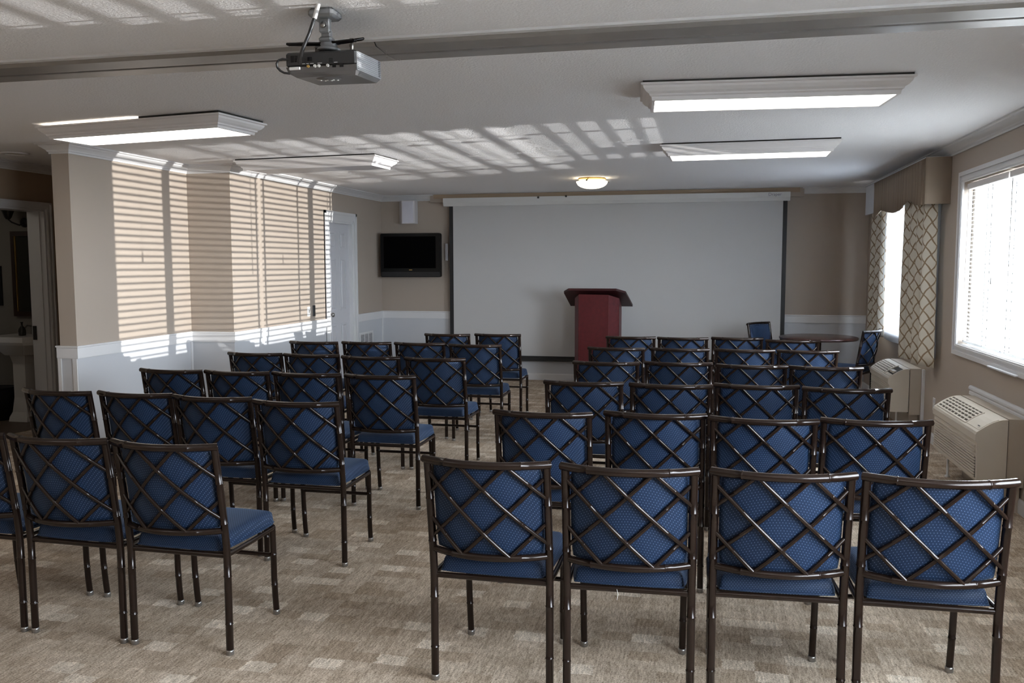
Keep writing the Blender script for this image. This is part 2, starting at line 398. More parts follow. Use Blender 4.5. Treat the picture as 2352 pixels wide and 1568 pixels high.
# mouldings
def crown_prof(): 
    h, d = CROWN_H, .085
    return [(0, ZC-h), (.012, ZC-h), (.014, ZC-h+.012), (.022, ZC-h+.018), (.026, ZC-h+.028), (.045, ZC-h+.044), (.062, ZC-h+.056), (.066, ZC-h+.064), (d, ZC-h+.068), (d, ZC), (0, ZC)]
S('trim_1', 'white_trim', MB().sweep([(-5.19, YH), (-5.19, YP), (XL1, YP), (XL1, YJ), (XL2, YJ), (XL2, YB), (-3.76, YB)], crown_prof()))
S('trim_2', 'white_trim', MB().sweep([(1.18, YB), (XR, YB), (XR, Y0)], crown_prof()))
S('trim_3', 'white_trim', MB().sweep([(XH, Y0), (XH, YH), (-5.19, YH)], crown_prof()))
rail = [(0, .84), (.018, .84), (.020, .845), (.020, .928), (.026, .933), (.026, .945), (0, .945)]
S('trim_4', 'white_trim', MB().sweep([(-5.19, YH), (-5.19, YP), (XL1, YP), (XL1, YJ), (XL2, YJ), (XL2, D1[0]-.12)], rail))
S('trim_5', 'white_trim', MB().sweep([(XL2, D1[1]+.12), (XL2, YB), (XR, YB)], rail))
base = [(0, 0), (.016, 0), (.016, .078), (.010, .093), (0, .093)]
S('baseboard_left', 'white_trim', MB().sweep([(-5.19, YH), (-5.19, YP), (XL1, YP), (XL1, YJ), (XL2, YJ), (XL2, D1[0]-.12)], base))
S('baseboard_back', 'white_trim', MB().sweep([(XL2, D1[1]+.12), (XL2, YB), (XR, YB), (XR, Y0)], base))
S('baseboard_hall', 'white_trim', MB().sweep([(XH, Y0), (XH, DB[0]-.07)], base))
# painted wainscot below the rail
pan = [(0, .02), (.007, .02), (.007, .842), (0, .842)]
S('trim_6', 'white_wainscot', MB().sweep([(-5.19, YH), (-5.19, YP), (XL1, YP), (XL1, YJ), (XL2, YJ), (XL2, D1[0]-.12)], pan))
S('trim_7', 'white_wainscot', MB().sweep([(XL2, D1[1]+.12), (XL2, YB), (XR, YB)], pan))
# corner battens of the wainscot at the wall end
for i, (x0, x1, y0, y1) in enumerate(((-5.205, -5.175, YP-.018, YP-.006), (-5.065, -5.025, YP-.018, YP-.006), (XL1+.006, XL1+.016, YJ-.04, YJ-.006), (XL2+.006, XL2+.014, YB-.05, YB-.006))):
    S('trim_%d' % (8+i), 'white_trim', MB().box(x0, x1, y0, y1, .09, .84))

# ------------------------------------------------------------------ doors
def casing(mb, x, y0, y1, z1, cw, side=1, t=.022):
    """door casing on a wall plane x, facing +x"""
    for (a, b, c, d) in ((y0-cw, y0, 0, z1+cw), (y1, y1+cw, 0, z1+cw), (y0, y1, z1, z1+cw)):
        mb.box(x, x+t*.6, a, b, c, d)
    o = cw*.28
    for (a, b, c, d) in ((y0-cw, y0-cw+o, 0, z1+cw), (y1+cw-o, y1+cw, 0, z1+cw), (y0-cw, y1+cw, z1+cw-o, z1+cw)):
        mb.box(x, x+t, a, b, c, d)
    for (a, b, c, d) in ((y0-o*.8, y0-o*.3, 0, z1+o*.8), (y1+o*.3, y1+o*.8, 0, z1+o*.8)): mb.box(x, x+t*.85, a, b, c, d)
d1 = empty('door_1', (XL2, D1[0], 0), kind='structure', label='white six-panel door in the left wall near the television')
d1.location = (0, 0, 0)
mb = MB(); casing(mb, XL2, D1[0], D1[1], D1[2], .12); mb.build('casing', 'white_trim', d1)
mb = MB().box(XL2-.14, XL2, D1[0], D1[0]+.02, 0, D1[2]); mb.box(XL2-.14, XL2, D1[1]-.02, D1[1], 0, D1[2]); mb.box(XL2-.14, XL2, D1[0]+.02, D1[1]-.02, D1[2]-.02, D1[2]); mb.build('jamb', 'white_trim', d1)
leaf = MB().box(XL2-.085, XL2-.045, D1[0]+.022, D1[1]-.022, .01, D1[2]-.022).build('leaf', 'door_white', d1)
ly0, ly1 = D1[0]+.022, D1[1]-.022; lw = ly1-ly0
for (za, zb) in ((1.80, 2.03), (1.02, 1.70), (.22, .86)):
    for k in range(2):
        ya = ly0+.10+k*(lw/2-.03); yb = ya+lw/2-.17
        m2 = MB()
        for (a, b, c, d) in ((ya, ya+.018, za, zb), (yb-.018, yb, za, zb), (ya+.018, yb-.018, za, za+.018), (ya+.018, yb-.018, zb-.018, zb)): m2.box(XL2-.045, XL2-.038, a, b, c, d)
        m2.bev(XL2-.05, XL2-.037, ya+.035, yb-.035, za+.035, zb-.035, .006)
        m2.build('panel', 'door_white', leaf)
MB().lathe([(0, 0), (.028, 0), (.028, .006), (.011, .012), (.011, .03), (.026, .04), (.030, .052), (.022, .066), (0, .07)], (XL2-.045, ly0+.07, .98), 18, 'x').build('knob', 'glide_metal', leaf)
d2 = empty('door_2', (0, 0, 0), kind='structure', label='dark brown door at the end of the dim hall')
MB().box(-6.30, -5.44, YH+.03, YH+.07, .01, 2.07).build('leaf', 'dark_door', d2)
mb = MB()
for (a, b, c, d) in ((-6.32, -6.30, 0, 2.09), (-5.44, -5.42, 0, 2.09), (-6.30, -5.44, 2.07, 2.09)): mb.box(a, b, YH, YH+.12, c, d)
mb.build('jamb', 'dark_door', d2)
d3 = empty('door_3', (0, 0, 0), kind='structure', label='open doorway with pale casing into the dark washroom')
mb = MB(); casing(mb, XH, DB[0], DB[1], DB[2], .065); mb.build('casing', 'white_trim', d3)
mb = MB().box(XH-.20, XH, DB[1]-.022, DB[1], 0, DB[2]); mb.box(XH-.20, XH, DB[0], DB[0]+.022, 0, DB[2]); mb.box(XH-.20, XH, DB[0]+.022, DB[1]-.022, DB[2]-.022, DB[2]); mb.box(XH-.09, XH-.05, DB[1]-.036, DB[1]-.022, 0, DB[2]-.02)
mb.build('jamb', 'white_trim', d3)
MB().box(XH-.190, XH-.150, DB[1]-.03, DB[1]-.02, .86, 1.0).build('strike_plate', 'dark_gap', d3)

# ------------------------------------------------------------------ windows
def window(name, W, mull, label, cased=True):
    y0, y1, z0, z1 = W
    t = empty(name, (0, 0, 0), kind='structure', label=label)
    if cased:
        mb = MB(); cw = .07
        for (a, b, c, d) in ((y0-cw, y0, z0-cw, z1+cw), (y1, y1+cw, z0-cw, z1+cw), (y0, y1, z1, z1+cw), (y0, y1, z0-cw, z0)): mb.box(XR-.014, XR, a, b, c, d)
        for (a, b, c, d) in ((y0-cw-.012, y0-cw+.02, z0-cw-.012, z1+cw+.012), (y1+cw-.02, y1+cw+.012, z0-cw-.012, z1+cw+.012), (y0-cw+.02, y1+cw-.02, z1+cw-.02, z1+cw+.012), (y0-cw+.02, y1+cw-.02, z0-cw-.012, z0-cw+.02)): mb.box(XR-.026, XR, a, b, c, d)
        for (a, b, c, d) in ((y0-.028, y0-.012, z0-.028, z1+.028), (y1+.012, y1+.028, z0-.028, z1+.028), (y0-.012, y1+.012, z1+.012, z1+.028), (y0-.012, y1+.012, z0-.028, z0-.012)): mb.box(XR-.020, XR, a, b, c, d)
        mb.build('casing', 'white_trim', t)
    fr = MB(); x0, x1 = XR+.075, XR+.125
    for (a, b, c, d) in ((y0, y0+.035, z0, z1), (y1-.035, y1, z0, z1), (y0+.035, y1-.035, z1-.035, z1), (y0+.035, y1-.035, z0, z0+.04)): fr.box(x0, x1, a, b, c, d)
    f = fr.build('window_frame', 'white_trim', t)
    ed = [y0+.035]+[m for m in mull]+[y1-.035]
    for m in mull: MB().box(x0, x1, m-.028, m+.028, z0+.04, z1-.035).build('mullion', 'white_trim', t)
    for a, b in zip(ed[:-1], ed[1:]):
        MB().box(XR+.098, XR+.102, a, b, z0+.04, z1-.035).build('pane', 'window_glass', t)
    MB().box(XR, XR+.075, y0, y1, z0-.012, z0+.004).build('sill', 'white_trim', t)
    return t
window('window_1', W1, (6.09, 7.29), 'wide white-framed window with open blinds above the wall heater')
window('window_2', W2, (9.6,), 'bright window behind the sheer and patterned curtains', cased=False)
window('window_3', W3, (1.05, 2.15), 'wide window in the right wall behind the camera')

def blind(y0, y1, z1, z0, wand_y, label, pitch=.0322, tilt=math.radians(-21), cord_y=None, parts=True):
    t = empty('window_blind', (XR+.038, (y0+y1)/2, z0), 0, label, 'blind', 'venetian blinds')
    L = y1-y0; H = z1-z0
    MB().bev(-.022, .022, -L/2, L/2, H-.045, H, .004).build('head_rail', 'fixture_white', t)
    sl = MB(); n = 6; wd = .025          # slightly crowned slat
    vs = []
    for yy in (-L/2+.004, L/2-.004):
        for k in range(n+1):
            a = -1+2*k/n; xx = a*wd/2; zz = .0018*(1-a*a)
            for off in (0, -.0008): vs.append((xx*math.cos(tilt), yy, zz+off-xx*math.sin(tilt)))
    m = (n+1)*2; fs = []
    for k in range(n): fs += [(k*2, k*2+2, m+k*2+2, m+k*2), (k*2+1, m+k*2+1, m+k*2+3, k*2+3)]
    fs += [(0, m, m+1, 1), (n*2, n*2+1, m+n*2+1, m+n*2)]
    sl.add(vs, fs, False)
    first = None; z = .035
    while z < H-.055:
        if first is None: first = sl.build('slat', 'vinyl_slat', t); first.location.z = z
        else:
            c = first.copy(); col.objects.link(c); c.parent = t; c.location.z = z
        z += pitch
    MB().bev(-.013, .013, -L/2+.003, L/2-.003, 0, .018, .004).build('bottom_rail', 'vinyl_slat', t)
    for ly in (-L/2+.03, -L*.03, L/2-.03):
        mb = MB()
        for xx in (-.0145, .0145): mb.tube([(xx, ly, .01), (xx, ly, H-.04)], .0008, 4, False)
        mb.box(.0148, .0156, ly-.008, ly+.008, .01, H-.04)
        mb.build('ladder_tape', 'ladder_tape', t)
    MB().tube([(-.024, wand_y-(y0+y1)/2, H-.05), (-.026, wand_y-(y0+y1)/2+.004, H-.83)], .0035, 6).build('tilt_wand', 'cord_grey', t)
    if cord_y is not None:
        q = cord_y-(y0+y1)/2
        mb = MB().tube([(-.024, q, H-.05), (-.025, q, H-.72)], .0012, 5); mb.lathe([(0, -.06), (.006, -.06), (.007, -.03), (.003, 0), (0, 0)], (-.025, q, H-.72), 8)
        mb.build('pull_cord', 'cord_grey', t)
    return t
blind(6.668, 7.640, 2.235, .972, 7.58, 'white slatted blind in the far half of the window above the wall heater', cord_y=6.93)
blind(5.660, 6.640, 2.235, .972, 6.56, 'white slatted blind in the near half of the window, beside the picture edge', cord_y=5.9)
blind(1.62, 3.18, 2.235, .972, 3.1, 'white slatted blind behind the camera, half nearer the seats')
blind(0.02, 1.59, 2.235, .972, 1.5, 'white slatted blind behind the camera, rearmost half')
# clear blind bracket left hanging at the sill
MB().bev(XR-.05, XR-.028, 6.15, 6.72, .872, .885, .003).build('sill_bracket', 'valance_lining', label='pale plastic strip clipped to the window casing below the blinds', cat='strip')

# ------------------------------------------------------------------ ceiling track of the folding partition
tr = empty('ceiling_track', (-2.2, 3.82, ZC), 0, 'long grey folding-partition track running across the ceiling', 'track')
TX0, TX1 = -6.40-(-2.2), XR-(-2.2)
xs = -1.43-(-2.2)            # butt joint
def tr_half(y0, y1, x0, x1):
    # each channel half: shallow metal section
    prof = [(y0, 0), (y0, -.012), (y0+.02, -.024), (y1-.02, -.030), (y1, -.030), (y1, 0)] if y0 < 0 else [(y0, 0), (y0, -.030), (y0+.02, -.030), (y1-.02, -.024), (y1, -.012), (y1, 0)]
    return MB().prism([(a, b) for a, b in prof], x0, x1, 'x')
for (a, b) in ((-.150, -.014), (.014, .165)):
    for (x0, x1) in ((TX0, xs-.003), (xs+.003, TX1)): tr_half(a, b, x0, x1).build('rail', 'track_metal', tr)
MB().box(TX0, TX1, -.014, .014, -.004, 0).build('slot', 'track_slot', tr)
mb = MB()
for (x, y) in ((xs-.02, -.10), (xs+.02, -.06), (xs-.02, .06), (xs+.02, .12)): mb.lathe([(.004, 0), (.004, -.002), (0, -.003)], (x, y, -.029), 8)
mb.build('screws', 'glide_metal', tr)
MB().box(TX0, TX1, -.185, -.150, -.010, 0).build('edge_strip', 'white_trim', tr)

# ------------------------------------------------------------------ ceiling light boxes
def light_box(x, y, rz, L, lens, label, gap=.012, leak=False):
    t = empty('ceiling_light', (x, y, ZC), rz, label, 'ceiling light', 'moulded fluorescent ceiling lights')
    D = .50; zt, zb = -gap, -.098
    prof = [(0, zt), (0, zt-.010), (.012, zt-.014), (.016, zt-.026), (.030, zt-.042), (.046, zt-.052), (.048, zt-.060), (.058, zt-.066), (.062, zb), (.078, zb), (.078, zb+.012), (.02, zt)]
    hx, hy = L/2, D/2
    c = [(-hx, -hy), (hx, -hy), (hx, hy), (-hx, hy)]
    m = len(prof); vs = []
    for (cx, cy) in c:
        sx, sy = (1 if cx < 0 else -1), (1 if cy < 0 else -1)
        vs += [(cx+sx*o, cy+sy*o, z) for o, z in prof]
    fs = [(i*m+k, i*m+(k+1) % m, ((i+1) % 4)*m+(k+1) % m, ((i+1) % 4)*m+k) for i in range(4) for k in range(m)]
    b = MB(); b.add(vs, fs); b.build('moulded_frame', 'fixture_white', t)
    MB().box(-hx+.078, hx-.078, -hy+.078, hy-.078, zb+.004, zb+.010).build('lens', lens, t)
    if leak: mb_ = MB().box(-hx+.02, hx-.02, -hy+.09, hy-.02, zt-.006, 0); mb_.box(hx*.15, hx-.02, -hy+.02, -hy+.09, zt-.006, 0)
    else: mb_ = MB().box(-hx+.012, hx-.012, -hy+.012, hy-.012, zt-.006, 0)
    mb_.build('gap_plate', 'dark_gap', t)  # dark plate added to seal stray light and draw the gap line
    if leak:
        MB().tube([(-hx+.06, -hy+.06, -.035), (hx*.10, -hy+.06, -.035)], .010, 8).build('fluorescent_tube', 'tube_lit', t)
    return t
light_box(0.318, 5.085, math.radians(4.5), 1.40, 'lens_lit', 'lit moulded ceiling light nearest on the right, closest to the track')
light_box(0.318, 7.50, math.radians(-1), 1.40, 'lens_lit', 'lit moulded ceiling light farther back on the right, before the dome lamp')
light_box(-3.76, 5.42, math.radians(-8), 1.56, 'lens_lit', 'lit moulded ceiling light on the left near the wall corner', gap=.016, leak=True)
light_box(-3.56, 7.62, math.radians(-5), 1.45, 'lens_off', 'unlit moulded ceiling light at the back left, striped by blind light')
light_box(0.318, 1.0, 0, 1.40, 'lens_lit', 'unseen moulded ceiling light added as fill behind the camera on the right')  # this and the next box are added out of view as room fill
light_box(-3.7, 1.0, 0, 1.40, 'lens_lit', 'unseen moulded ceiling light added as fill behind the camera on the left')

dm = empty('dome_light', (-1.29, 9.98, ZC), 0, 'glowing glass dome ceiling lamp in front of the projection screen', 'ceiling light')
MB().lathe([(0, 0), (.15, 0), (.16, -.012), (.15, -.022), (0, -.022)], n=32).build('ceiling_plate', 'gold_metal', dm)
MB().lathe([(.178, -.040), (.176, -.052), (.160, -.078), (.130, -.098), (.085, -.113), (.04, -.119), (0, -.121)], n=36).build('glass_bowl', 'dome_lit', dm)
for k in range(3):
    a = math.radians(20+120*k)
    MB().tube([(.15*math.cos(a), .15*math.sin(a), -.02), (.185*math.cos(a), .185*math.sin(a), -.036), (.20*math.cos(a), .20*math.sin(a), -.040)], [.006, .009, .011], 8).build('clip', 'glide_metal', dm)
dl = empty('downlight', (-5.92, 6.60, ZC), 0, 'round recessed downlight in the hall ceiling', 'downlight')
MB().lathe([(.115, 0), (.115, -.008), (.085, -.012), (.08, 0)], n=28).build('trim_ring', 'fixture_white', dl)
MB().lathe([(.082, -.002), (.04, -.004), (0, -.004)], n=28).build('reflector', 'downlight', dl)

# ------------------------------------------------------------------ projector
pj = empty('projector', (-1.455, 3.30, 2.382), math.radians(2), 'dark grey projector hanging upside down from the ceiling', 'projector')
pj.rotation_euler = (math.radians(3.5), 0, math.radians(1))
px, py, pz = .143, .135, .040
b = MB().bev(-px, px, -py, py, -pz*.35, pz, .006); b.build('upper_body', 'projector_dark', pj)
# tapered lid (faces the floor)
R = [[(-px, -py), (px, -py), (px, py), (-px, py)], [(-px+.03, -py+.03), (px-.012, -py+.02), (px-.012, py-.02), (-px+.03, py-.03)]]
vs = [(a, c, -pz*.35) for a, c in R[0]]+[(a, c, -pz*.9) for a, c in [(-px+.008, -py+.004), (px-.003, -py+.004), (px-.003, py-.004), (-px+.008, py-.004)]]+[(a, c, -pz*1.25) for a, c in R[1]]
fs = [(3, 2, 1, 0), (8, 9, 10, 11)]+[(k*4+i, k*4+(i+1) % 4, (k+1)*4+(i+1) % 4, (k+1)*4+i) for k in range(2) for i in range(4)]
b = MB(); b.add(vs, fs); b.build('lid', 'projector_grey', pj)
b = MB(); b.lathe([(.05, 0), (.046, -.006), (0, -.008)], (-.005, -.05, -pz*1.2), 20); ctl = b.build('control_pad', 'projector_grey', pj)
b = MB()
for k in range(6): b.lathe([(.004, 0), (.004, -.003), (0, -.004)], (-.035+.013*k, -.055+.012*(k % 2), -pz*1.2-.006), 8)
b.build('button', 'cable_white', ctl)
side = MB().box(px, px+.003, -py+.006, py-.006, -pz*.85, pz*.86).build('side_vent', 'projector_side', pj)
for k in range(9): MB().box(px+.003, px+.0055, -py+.012, py-.04, -pz*.74+.0075*k, -pz*.74+.0075*k+.004).build('vent_rib', 'projector_side', side)
b = MB()
for k in range(9): b.box(px+.003, px+.0045, py-.034, py-.014, -pz*.7+.007*k, -pz*.7+.007*k+.0035)
b.build('vent_slots', 'black_plastic', side)
# rear connector panel (faces the camera)
b = MB()
for k in range(6):
    for j in range(2): b.box(-px+.022+j*.016, -px+.034+j*.016, -py-.0015, -py+.001, .004+k*.004, .0065+k*.004)
for k in range(5): b.box(.035, .05, -py-.0015, -py+.001, -.004+k*.0035, -.002+k*.0035)
b.box(-.052, -.034, -py-.0015, -py+.001, .006, .020)
pan = b.build('rear_vents', 'black_gloss', pj)
b = MB().bev(-px+.015, -px+.06, -py-.006, -py+.001, -.026, -.014, .002); b.build('video_port', 'cable_white', pj)
for (x, m_) in ((-.050, 'gold_metal'), (-.022, 'cable_white'), (-.006, 'cable_white'), (.030, 'cable_white')):
    MB().lathe([(.0055, 0), (.0055, -.006), (.003, -.006), (.003, -.002), (0, -.002)], (x, -py, -.014), 12, 'y').build('socket', m_, pj)
for (x, m_) in ((.055, 'black_gloss'), (.085, 'black_gloss')):
    MB().box(x-.007, x+.007, -py-.002, -py+.001, -.022, -.008).build('socket', m_, pj)
b = MB()
for (x, wd) in ((-.075, .012), (-.058, .01), (-.042, .014), (-.012, .018), (.055, .014)): b.box(x, x+wd, -py-.0008, -py+.001, -.0045, -.0028)
b.build('panel_marking', 'cable_white', pj)
b = MB().lathe([(.042, 0), (.042, .018), (.034, .022), (0, .022)], (-.085, py, .0), 24, 'y'); b.build('lens', 'black_gloss', pj)
MB().tube([(-px+.012, -py, .014), (-px-.006, -py-.012, .016), (-px-.020, -py-.018, .011), (-px-.028, -py-.020, -.001), (-px-.027, -py-.018, -.015), (-px-.018, -py-.012, -.027), (-px-.004, -py-.008, -.035), (-px+.018, -py-.004, -.038)], .0045, 8).build('cable_loop', 'black_plastic', pj)

pm = empty('projector_mount', (-1.455, 3.22, ZC), 0, 'grey ceiling bracket with spider arms holding the projector', 'mount')
b = MB().bev(-.052, .052, -.05, .05, -.034, 0, .010); b.build('ceiling_plate', 'mount_grey', pm)
b = MB().bev(-.022, .022, -.012, .012, -.085, -.030, .005); b.lathe([(.012, -.015), (.012, .015)], (0, 0, -.055), 14, 'y'); b.build('upper_knuckle', 'mount_grey', pm)
b = MB().bev(-.019, .019, .0, .026, -.108, -.068, .005); b.bev(-.026, .026, -.010, .034, -.118, -.098, .006); b.build('lower_knuckle', 'mount_grey', pm)
MB().lathe([(0, -.018), (.010, -.018), (.010, -.012), (0, -.012)], (-.004, 0, -.058), 12, 'y').build('bolt', 'glide_metal', pm)
b = MB().lathe([(.028, -.112), (.034, -.122), (.030, -.128), (.042, -.136), (.050, -.146), (.03, -.149), (0, -.149)], (0, .03, 0), 20); b.build('swivel_hub', 'mount_grey', pm)
for (ang, L, dz) in ((178, .175, .008), (128, .12, .030), (44, .14, .036), (-18, .13, -.004)):
    a = math.radians(ang); b = MB(); ca, sa = math.cos(a), math.sin(a)
    for s_ in (-1, 1):
        off = .011*s_
        b.tube([(.02*ca-off*sa, .03+.02*sa+off*ca, -.118), (L*.5*ca-off*sa, .03+L*.5*sa+off*ca, -.118+dz*.5), (L*ca-off*sa*.7, .03+L*sa+off*ca*.7, -.118+dz)], .0055, 6)
    b.tube([(L*ca-.009*sa, .03+L*sa+.009*ca, -.118+dz), (L*ca+.009*sa, .03+L*sa-.009*ca, -.118+dz)], .0055, 6)
    b.build('spider_arm', 'black_gloss', pm)
for (x, y) in ((.10, .02), (-.085, .10), (.06, .11)): MB().lathe([(.006, -.150), (.006, -.115), (.009, -.115), (.009, -.106), (0, -.106)], (x, y, 0), 10).build('post', 'glide_metal', pm)
cb = empty('projector_cable', (-1.455, 3.16, 2.3), 0, 'cable with a white upper sleeve running up from the projector', 'cable')
MB().tube([(.012, -.02, .285), (-.002, -.03, .225)], .0085, 8).build('white_sleeve', 'cable_white', cb)
MB().tube([(-.002, -.03, .228), (-.022, -.035, .17), (-.045, -.04, .12), (-.062, -.035, .085), (-.072, -.02, .073)], [.007, .007, .007, .008, .010], 8).build('black_sleeve', 'black_plastic', cb)

# ------------------------------------------------------------------ projection screen, television, loudspeaker
ps = empty('projection_screen', (-1.28, YB-.10, 2.52), 0, 'wide pulled-down projection screen with black borders on the back wall', 'projection screen')
ox = 1.28
case = MB().prism([(-.065, 0), (.065, 0), (.065, -.11), (-.045, -.11), (-.065, -.065)], -3.585+ox, 1.025+ox, 'x').build('case', 'screen_case', ps)
MB().box(-3.80+ox, -3.57+ox, .03, .097, -.05, .055).build('end_bracket', 'wall_paint', ps)
MB().box(1.01+ox, 1.20+ox, .03, .097, -.055, .055).build('end_bracket', 'wall_paint', ps)
MB().box(-3.75+ox, 1.15+ox, .02, .095, .0, .058).build('backing_board', 'hall_wall', ps)
for (x, z) in ((-2.24, -.014), (-1.86, -.004)): MB().lathe([(.014, 0), (.014, -.01), (0, -.012)], (x+ox, -.066, z), 12, 'y').build('case_bolt', 'black_plastic', case)
fab = MB().box(-3.515+ox, .997+ox, 0, .002, -2.20, -.105).build('fabric', 'screen_fabric', ps)
for (a, b_, c, d) in ((-3.515, -3.460, -2.20, -.105), (.944, .997, -2.20, -.105), (-3.460, .944, -2.235, -2.176)):
    MB().box(a+ox, b_+ox, -.0015, .0035, c, d).build('black_border', 'black_border', ps)
MB().bev(-3.50+ox, .985+ox, -.008, .010, -2.245, -2.215, .004).build('bottom_bar', 'black_border', ps)
fc = bpy.data.curves.new('logo_lettering', 'FONT'); fc.body = 'Draper'; fc.size = .055; fc.extrude = .0006; fc.align_x = 'CENTER'
fo = bpy.data.objects.new('logo_lettering_font', fc); col.objects.link(fo); bpy.context.view_layer.update()
me = bpy.data.meshes.new_from_object(fo.evaluated_get(bpy.context.evaluated_depsgraph_get())); bpy.data.objects.remove(fo)
fo = bpy.data.objects.new('logo_lettering', me); col.objects.link(fo); fo.parent = case; me.materials.clear(); me.materials.append(MATS['lettering'])
fo.location = (.835+ox, -.0662, -.048); fo.rotation_euler = (PI/2, 0, 0);

tv = empty('television', (-4.05, 11.66, 1.43), math.radians(1.5), 'black flat television mounted on the back wall left of the screen', 'television')
hw, hh = .438, .612
b = MB()
def rrect(x0, x1, z0, z1, r, n=5):
    pts = []
    for (cx, cz, a0) in ((x1-r, z0+r, -90), (x1-r, z1-r, 0), (x0+r, z1-r, 90), (x0+r, z0+r, 180)):
        for k in range(n+1):
            a = math.radians(a0+90*k/n); pts.append((cx+r*math.cos(a), cz+r*math.sin(a)))
    return pts
b.prism(rrect(-hw, hw, 0, hh, .025), -.02, .045, 'y'); b.build('cabinet', 'tv_black', tv)
b = MB().prism(rrect(-hw+.012, hw-.012, .075, hh-.010, .012), -.024, -.019, 'y'); b.build('bezel', 'tv_black', tv)
MB().box(-hw+.05, hw-.07, -.0265, -.0235, .125, hh-.045).build('screen', 'screen_black', tv)
MB().prism(rrect(-hw+.01, hw-.01, .008, .074, .015), -.023, -.019, 'y').build('speaker_strip', 'black_border', tv)
b = MB().prism(rrect(-.02, .026, .097, .106, .004), -.0262, -.024, 'y'); b.build('badge', 'gold_metal', tv)
b = MB().box(-.18, .18, .05, .08, .17, .45); b.box(-.03, .03, .08, .20, .25, .36); b.build('wall_arm', 'mount_grey', tv)
sw = MB().bev(-3.60, -3.56, YB-.035, YB, 1.66, 1.90, .006); sw.tube([(-3.575, YB-.035, 1.88), (-3.56, YB-.05, 1.78), (-3.575, YB-.035, 1.68)], .006, 6)
sw.build('cable_bracket', 'speaker_white', label='small white bracket on the wall between television and screen', cat='bracket')

sp = empty('wall_speaker', (-4.135, YB, 2.18), 0, 'white wedge loudspeaker under the crown moulding above the television', 'loudspeaker')
MB().prism([(-.13, 0), (-.13, -.05), (-.062, -.15), (.112, -.15), (.125, -.13), (.125, 0)], 0, .318, 'z').build('cabinet', 'speaker_white', sp)
MB().box(-.048, .108, -.156, -.149, .012, .306).build('grille', 'speaker_mesh', sp)

# ------------------------------------------------------------------ lectern
lc = empty('lectern', (-1.37, 11.0, 0), 0, 'dark red wooden lectern standing in front of the projection screen', 'lectern')
body = [(-.208, 0), (.163, 0), (.290, .13), (.290, .46), (-.280, .46), (-.280, .13)]
vs = [(x, y, 0) for x, y in body]
tz = [1.225, 1.220, 1.172, 1.055, 1.055, 1.172]
vs += [(body[i][0], body[i][1], tz[i]) for i in range(6)]
b = MB(); b.add(vs, [(5, 4, 3, 2, 1, 0), (6, 7, 8, 9, 10, 11)]+[(i, (i+1) % 6, 6+(i+1) % 6, 6+i) for i in range(6)])
b.build('body', 'lectern_wood', lc)
b = MB()
for (x0, x1) in ((-.214, -.200), (.155, .170)): b.box(x0, x1, -.006, .004, 0.06, 1.218)
b.build('corner_strip', 'lectern_wood', lc)
MB().prism([(-.222, -.015), (.176, -.015), (.305, .118), (.305, .475), (-.295, .475), (-.295, .118)], 0, .06, 'z').build('plinth', 'lectern_top', lc)
top = [(-.335, -.05), (.268, -.05), (.380, .05), (.428, .54), (-.398, .54), (-.410, .05)]
sl = -.38
b = MB(); n = 6; th = .028
vs = [(x, y, 1.302+sl*(y+.05)-th) for x, y in top]+[(x, y, 1.302+sl*(y+.05)) for x, y in top]
b.add(vs, [(5, 4, 3, 2, 1, 0), (6, 7, 8, 9, 10, 11)]+[(i, (i+1) % 6, 6+(i+1) % 6, 6+i) for i in range(6)])
b.build('reading_top', 'lectern_top', lc)
b = MB(); b.box(-.36, .38, .50, .525, 1.302+sl*.56, 1.302+sl*.56+.035); b.build('book_stop', 'lectern_top', lc)

# ------------------------------------------------------------------ round table
tb = empty('round_table', (1.30, 10.78, 0), 0, 'round dark wood pedestal table in the back right corner', 'table')
MB().lathe([(0, .715), (.415, .715), (.440, .722), (.446, .735), (.440, .748), (.425, .752), (0, .752)], n=48).build('table_top', 'table_wood', tb)
MB().lathe([(.16, .715), (.16, .700), (.035, .69), (.035, .06), (.07, .04), (.07, .02), (0, .02)], n=20).build('column', 'chair_metal', tb)
for k in range(4):
    a = PI/4+k*PI/2
    MB().tube([(.03*math.cos(a), .03*math.sin(a), .05), (.16*math.cos(a), .16*math.sin(a), .035), (.26*math.cos(a), .26*math.sin(a), .016)], [.022, .02, .014], 8).build('foot', 'chair_metal', tb)

